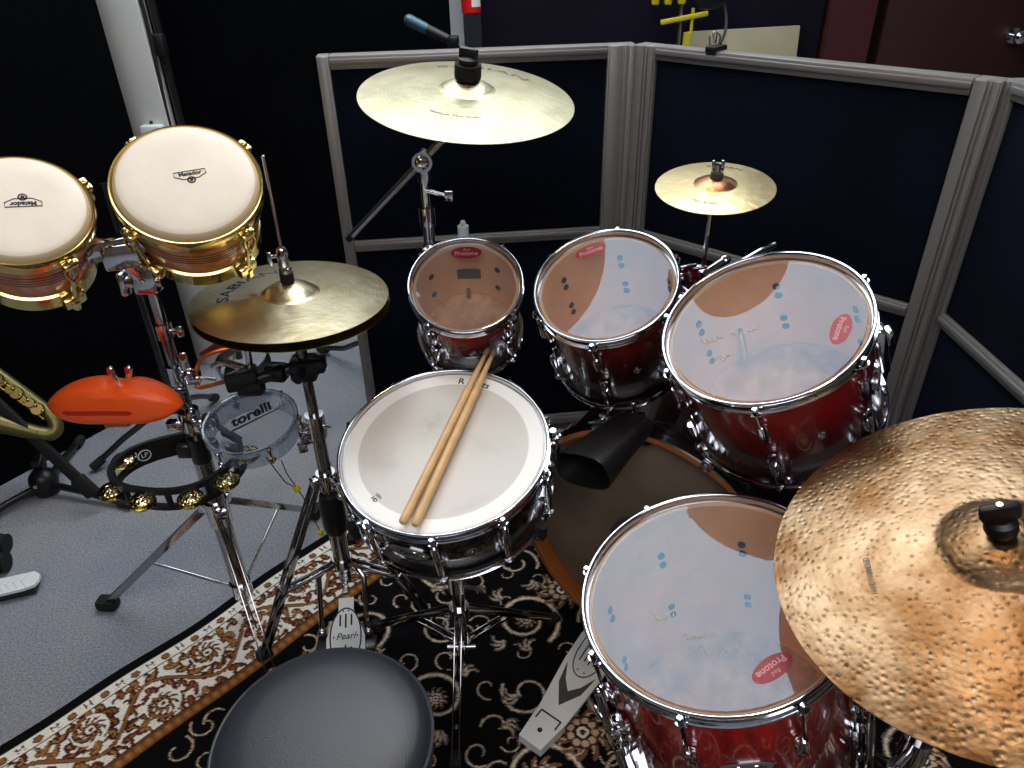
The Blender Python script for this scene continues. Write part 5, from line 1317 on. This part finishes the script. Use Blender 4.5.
# --- lamp clipped on the middle screen
cl = V((.492, 1.868, 1.15))
t = thing('clip_lamp', 'small black lamp with clip on top edge of middle screen', 'lamp', loc=cl)
g = MB(); g.box(cl+V((0, 0, .004)), (.028, .056, .014), rz=-.77, bev=.004); g.box(cl+V((-.016, -.018, -.006)), (.024, .006, .018), rz=-.77, bev=.002); g.build('clip', 'black_plastic', t, world=True)
g = MB()
for s in (-1, 1): g.tube([cl+V((s*.010-.01, -.02, .014)), cl+V((s*.012-.012, -.022, .034)), cl+V((s*.004-.012, -.022, .042)), cl+V((s*.002-.01, -.02, .018))], .0022, 6)
g.build('clip_lever', 'chrome', t, world=True)
hd = cl+V((.03, .25, .12))
g = MB(); g.tube(bez(cl+V((.01, .01, .012)), cl+V((.03, .06, .02)), cl+V((.07, .16, .03)), cl+V((.065, .22, .075)), 12), .0035, 8); g.build('gooseneck', 'rubber', t, world=True)
g = MB(); g.lathe([(0, -.060), (.030, -.055), (.048, -.035), (.052, 0), (.050, .06), (.030, .09), (0, .095)], 24, Matrix.Translation(hd)); g.build('shade', 'black_plastic', t, world=True)

# --- behind the screens
t = thing('fire_extinguisher', 'small red fire extinguisher with white label on the grey post', 'extinguisher', loc=(-.118, 3.07, 1.12))
g = MB(); g.lathe([(0, 0), (.030, 0), (.036, .006), (.036, .30), (.026, .34), (.012, .355), (0, .355)], 28, Matrix.Translation((-.118, 3.07, 1.122))); g.build('cylinder', 'red', t, world=True)
g = MB(); g.mat(0).lathe([(.0365, .03), (.0365, .075)], 14, Matrix.Translation((-.118, 3.07, 1.122))); 
g = MB()
def arcpatch(z0, z1, a0, a1, mi):
    vs = []; fs = []; n = 8
    for i in range(n+1):
        a = math.radians(a0+(a1-a0)*i/n)
        for r_, z in ((.0364, z0), (.0370, z0), (.0370, z1), (.0364, z1)): vs.append((-.118+r_*math.cos(a), 3.07+r_*math.sin(a), 1.122+z))
    for i in range(n):
        for e in range(4): f2 = (e+1) % 4; fs.append((i*4+e, i*4+f2, (i+1)*4+f2, (i+1)*4+e))
    g.mat(mi).add(vs, fs)
arcpatch(.025, .075, -85, -20, 0); arcpatch(.075, .12, -110, -85, 1); arcpatch(.075, .12, -85, -20, 0); g.build('label', ['white_label', 'green_label'], t, world=True)
g = MB(); g.cyl((-.118, 3.07, 1.47), (-.118, 3.07, 1.52), .012); g.box((-.10, 3.06, 1.53), (.09, .02, .02), bev=.004); g.build('valve', 'black_metal', t, world=True)
g = MB(); g.box((-.118, 3.108, 1.30), (.05, .012, .12)); g.tube([(-.118+.038*math.cos(2*PI*i/24), 3.07+.038*math.sin(2*PI*i/24), 1.33) for i in range(24)], .003, 6, closed=True); g.build('bracket', 'steel', t, world=True)

t = thing('microphone_stand', 'dark microphone on a boom rising behind the left screen', 'microphone', loc=(.12, 2.45, 0))
g = MB(); g.cyl((.12, 2.45, .02), (.12, 2.45, .98), .011); g.cyl((.12, 2.45, 0), (.12, 2.45, .022), .12, seg=36); g.build('pole', 'black_metal', t, world=True)
g = MB(); g.cyl((.12, 2.45, .98), (-.17, 2.49, 1.105), .008); g.ball((.12, 2.45, .98), .022); g.box((-.155, 2.49, 1.10), (.035, .03, .04), bev=.006); g.build('boom', 'black_metal', t, world=True)
g = MB(); g.cyl((-.150, 2.495, 1.098), (-.235, 2.5, 1.138), .014, .016, seg=16); g.build('mic_body', 'black_plastic', t, world=True)
g = MB(); g.cyl((-.236, 2.5, 1.138), (-.285, 2.5, 1.163), .017, .018, seg=18); g.ball((-.285, 2.5, 1.163), .018); g.build('mic_head', 'mic_blue', t, world=True)
t = thing('music_stand', 'black stand whose tripod leg shows on carpet left of the screens', 'stand', loc=(-.46, 2.30, 0))
g = MB(); g.cyl((-.44, 2.26, .06), (-.44, 2.26, .80), .011); g.build('pole', 'black_metal', t, world=True)
for e in ((-.745, 2.53), (-.20, 2.44), (-.40, 2.02)):
    g = MB(); g.tube([(-.44, 2.26, .22), ((-.44)*.4+e[0]*.6, 2.26*.4+e[1]*.6, .075), (e[0], e[1], .02)], .010, 10); lg = g.build('leg', 'black_metal', t, world=True)
    g = MB(); d_ = (V((e[0], e[1], .02))-V((-.44, 2.26, .1))).normalized(); g.cyl(V((e[0], e[1], .022))-d_*.05, V((e[0], e[1], .020)), .016, seg=14); g.build('rubber_foot', 'rubber', lg, world=True)
g = MB(); g.box((0, 0, 0), (.36, .006, .22), Matrix.Translation((-.24, 2.24, .80)) @ Matrix.Rotation(-.35, 4, 'X'), bev=.002); g.build('desk', 'black_metal', t, world=True)

t = thing('tripod_base', 'black tripod stand on the carpet behind jam block and percussion stand', 'stand', loc=(-1.064, 1.951, 0))
ap = V((-1.064, 1.951, .165))
g = MB(); g.cyl((ap.x, ap.y, .12), (ap.x, ap.y, .85), .011); g.build('pole', 'black_metal', t, world=True)
g = MB(); g.cyl((ap.x, ap.y, .15), (ap.x, ap.y, .20), .02, seg=18); g.build('collar', 'black_plastic', t, world=True)
for e in ((-1.294, 1.812), (-.876, 1.934), (-1.04, 2.20)):
    e = V((*e, .016)); d_ = (e-ap).normalized(); g = MB(); g.tube([ap, ap*.4+e*.6+V((0, 0, .008)), e], .0095, 10); lg = g.build('leg', 'black_metal', t, world=True)
    g = MB(); g.cyl(e-d_*.04, e, .0135, seg=14); g.build('rubber_foot', 'rubber', lg, world=True)

t = thing('yellow_rack', 'dim yellow metal rack with crossbar beyond the screens', 'rack', loc=(.66, 3.0, 0))
z = lambda px, py, Y: None
g = MB(); g.bar((.575, 3.0, 1.085), (.745, 3.0, 1.112), .02, .016); g.build('crossbar', 'yellow', t, world=True)
g = MB(); g.box((.675, 3.0, .53), (.022, .022, 1.04)); g.cyl((.690, 3.0, 1.04), (.690, 3.0, 1.13), .006); g.build('upright', 'yellow', t, world=True)
g = MB(); g.cyl((.650, 3.02, 0), (.650, 3.02, 1.5), .008); g.box((.66, 3.0, .01), (.30, .2, .02)); g.build('pole', 'steel', t, world=True)
g = MB()
for x in (.550, .595, .645): g.box((x, 3.0, 1.188), (.026, .03, .09), bev=.006)
g.box((.735, 3.0, 1.195), (.06, .03, .06), bev=.006); g.box((.645, 3.0, 1.26), (.24, .02, .02)); g.build('hanger', 'yellow', t, world=True)
o = MB().box((0, 0, 0), (.43, .018, .60), frame((.925, 3.10, .745), (-.03, .06, 1), (0, 1, 0)), bev=.003).build('cream_board', 'cream_board')
tag(o, 'pale cream board leaning on the wall beyond the middle screen', 'board')

# ------------------------------------------------------------------ light
def area(name, loc_, rot, size, power, col, shape='RECTANGLE', sy=None):
    l = bpy.data.lights.new(name, 'AREA'); l.energy = power; l.color = col; l.shape = shape; l.size = size
    if sy: l.size_y = sy
    o = bpy.data.objects.new(name, l); COL.objects.link(o); o.location = loc_; o.rotation_euler = rot; return o
area('warm_ceiling_spot', (.06, 1.05, 2.66), (0, 0, 0), .24, 5.5, (1, .72, .42), 'DISK')
w = bpy.data.worlds.new('world'); SC.world = w; w.use_nodes = True
w.node_tree.nodes['Background'].inputs[0].default_value = (.6, .7, .9, 1); w.node_tree.nodes['Background'].inputs[1].default_value = .02
vs_ = SC.view_settings; vs_.view_transform = 'Standard'; vs_.look = 'None'; vs_.exposure = .12; vs_.gamma = 1.; vs_.use_curve_mapping = False
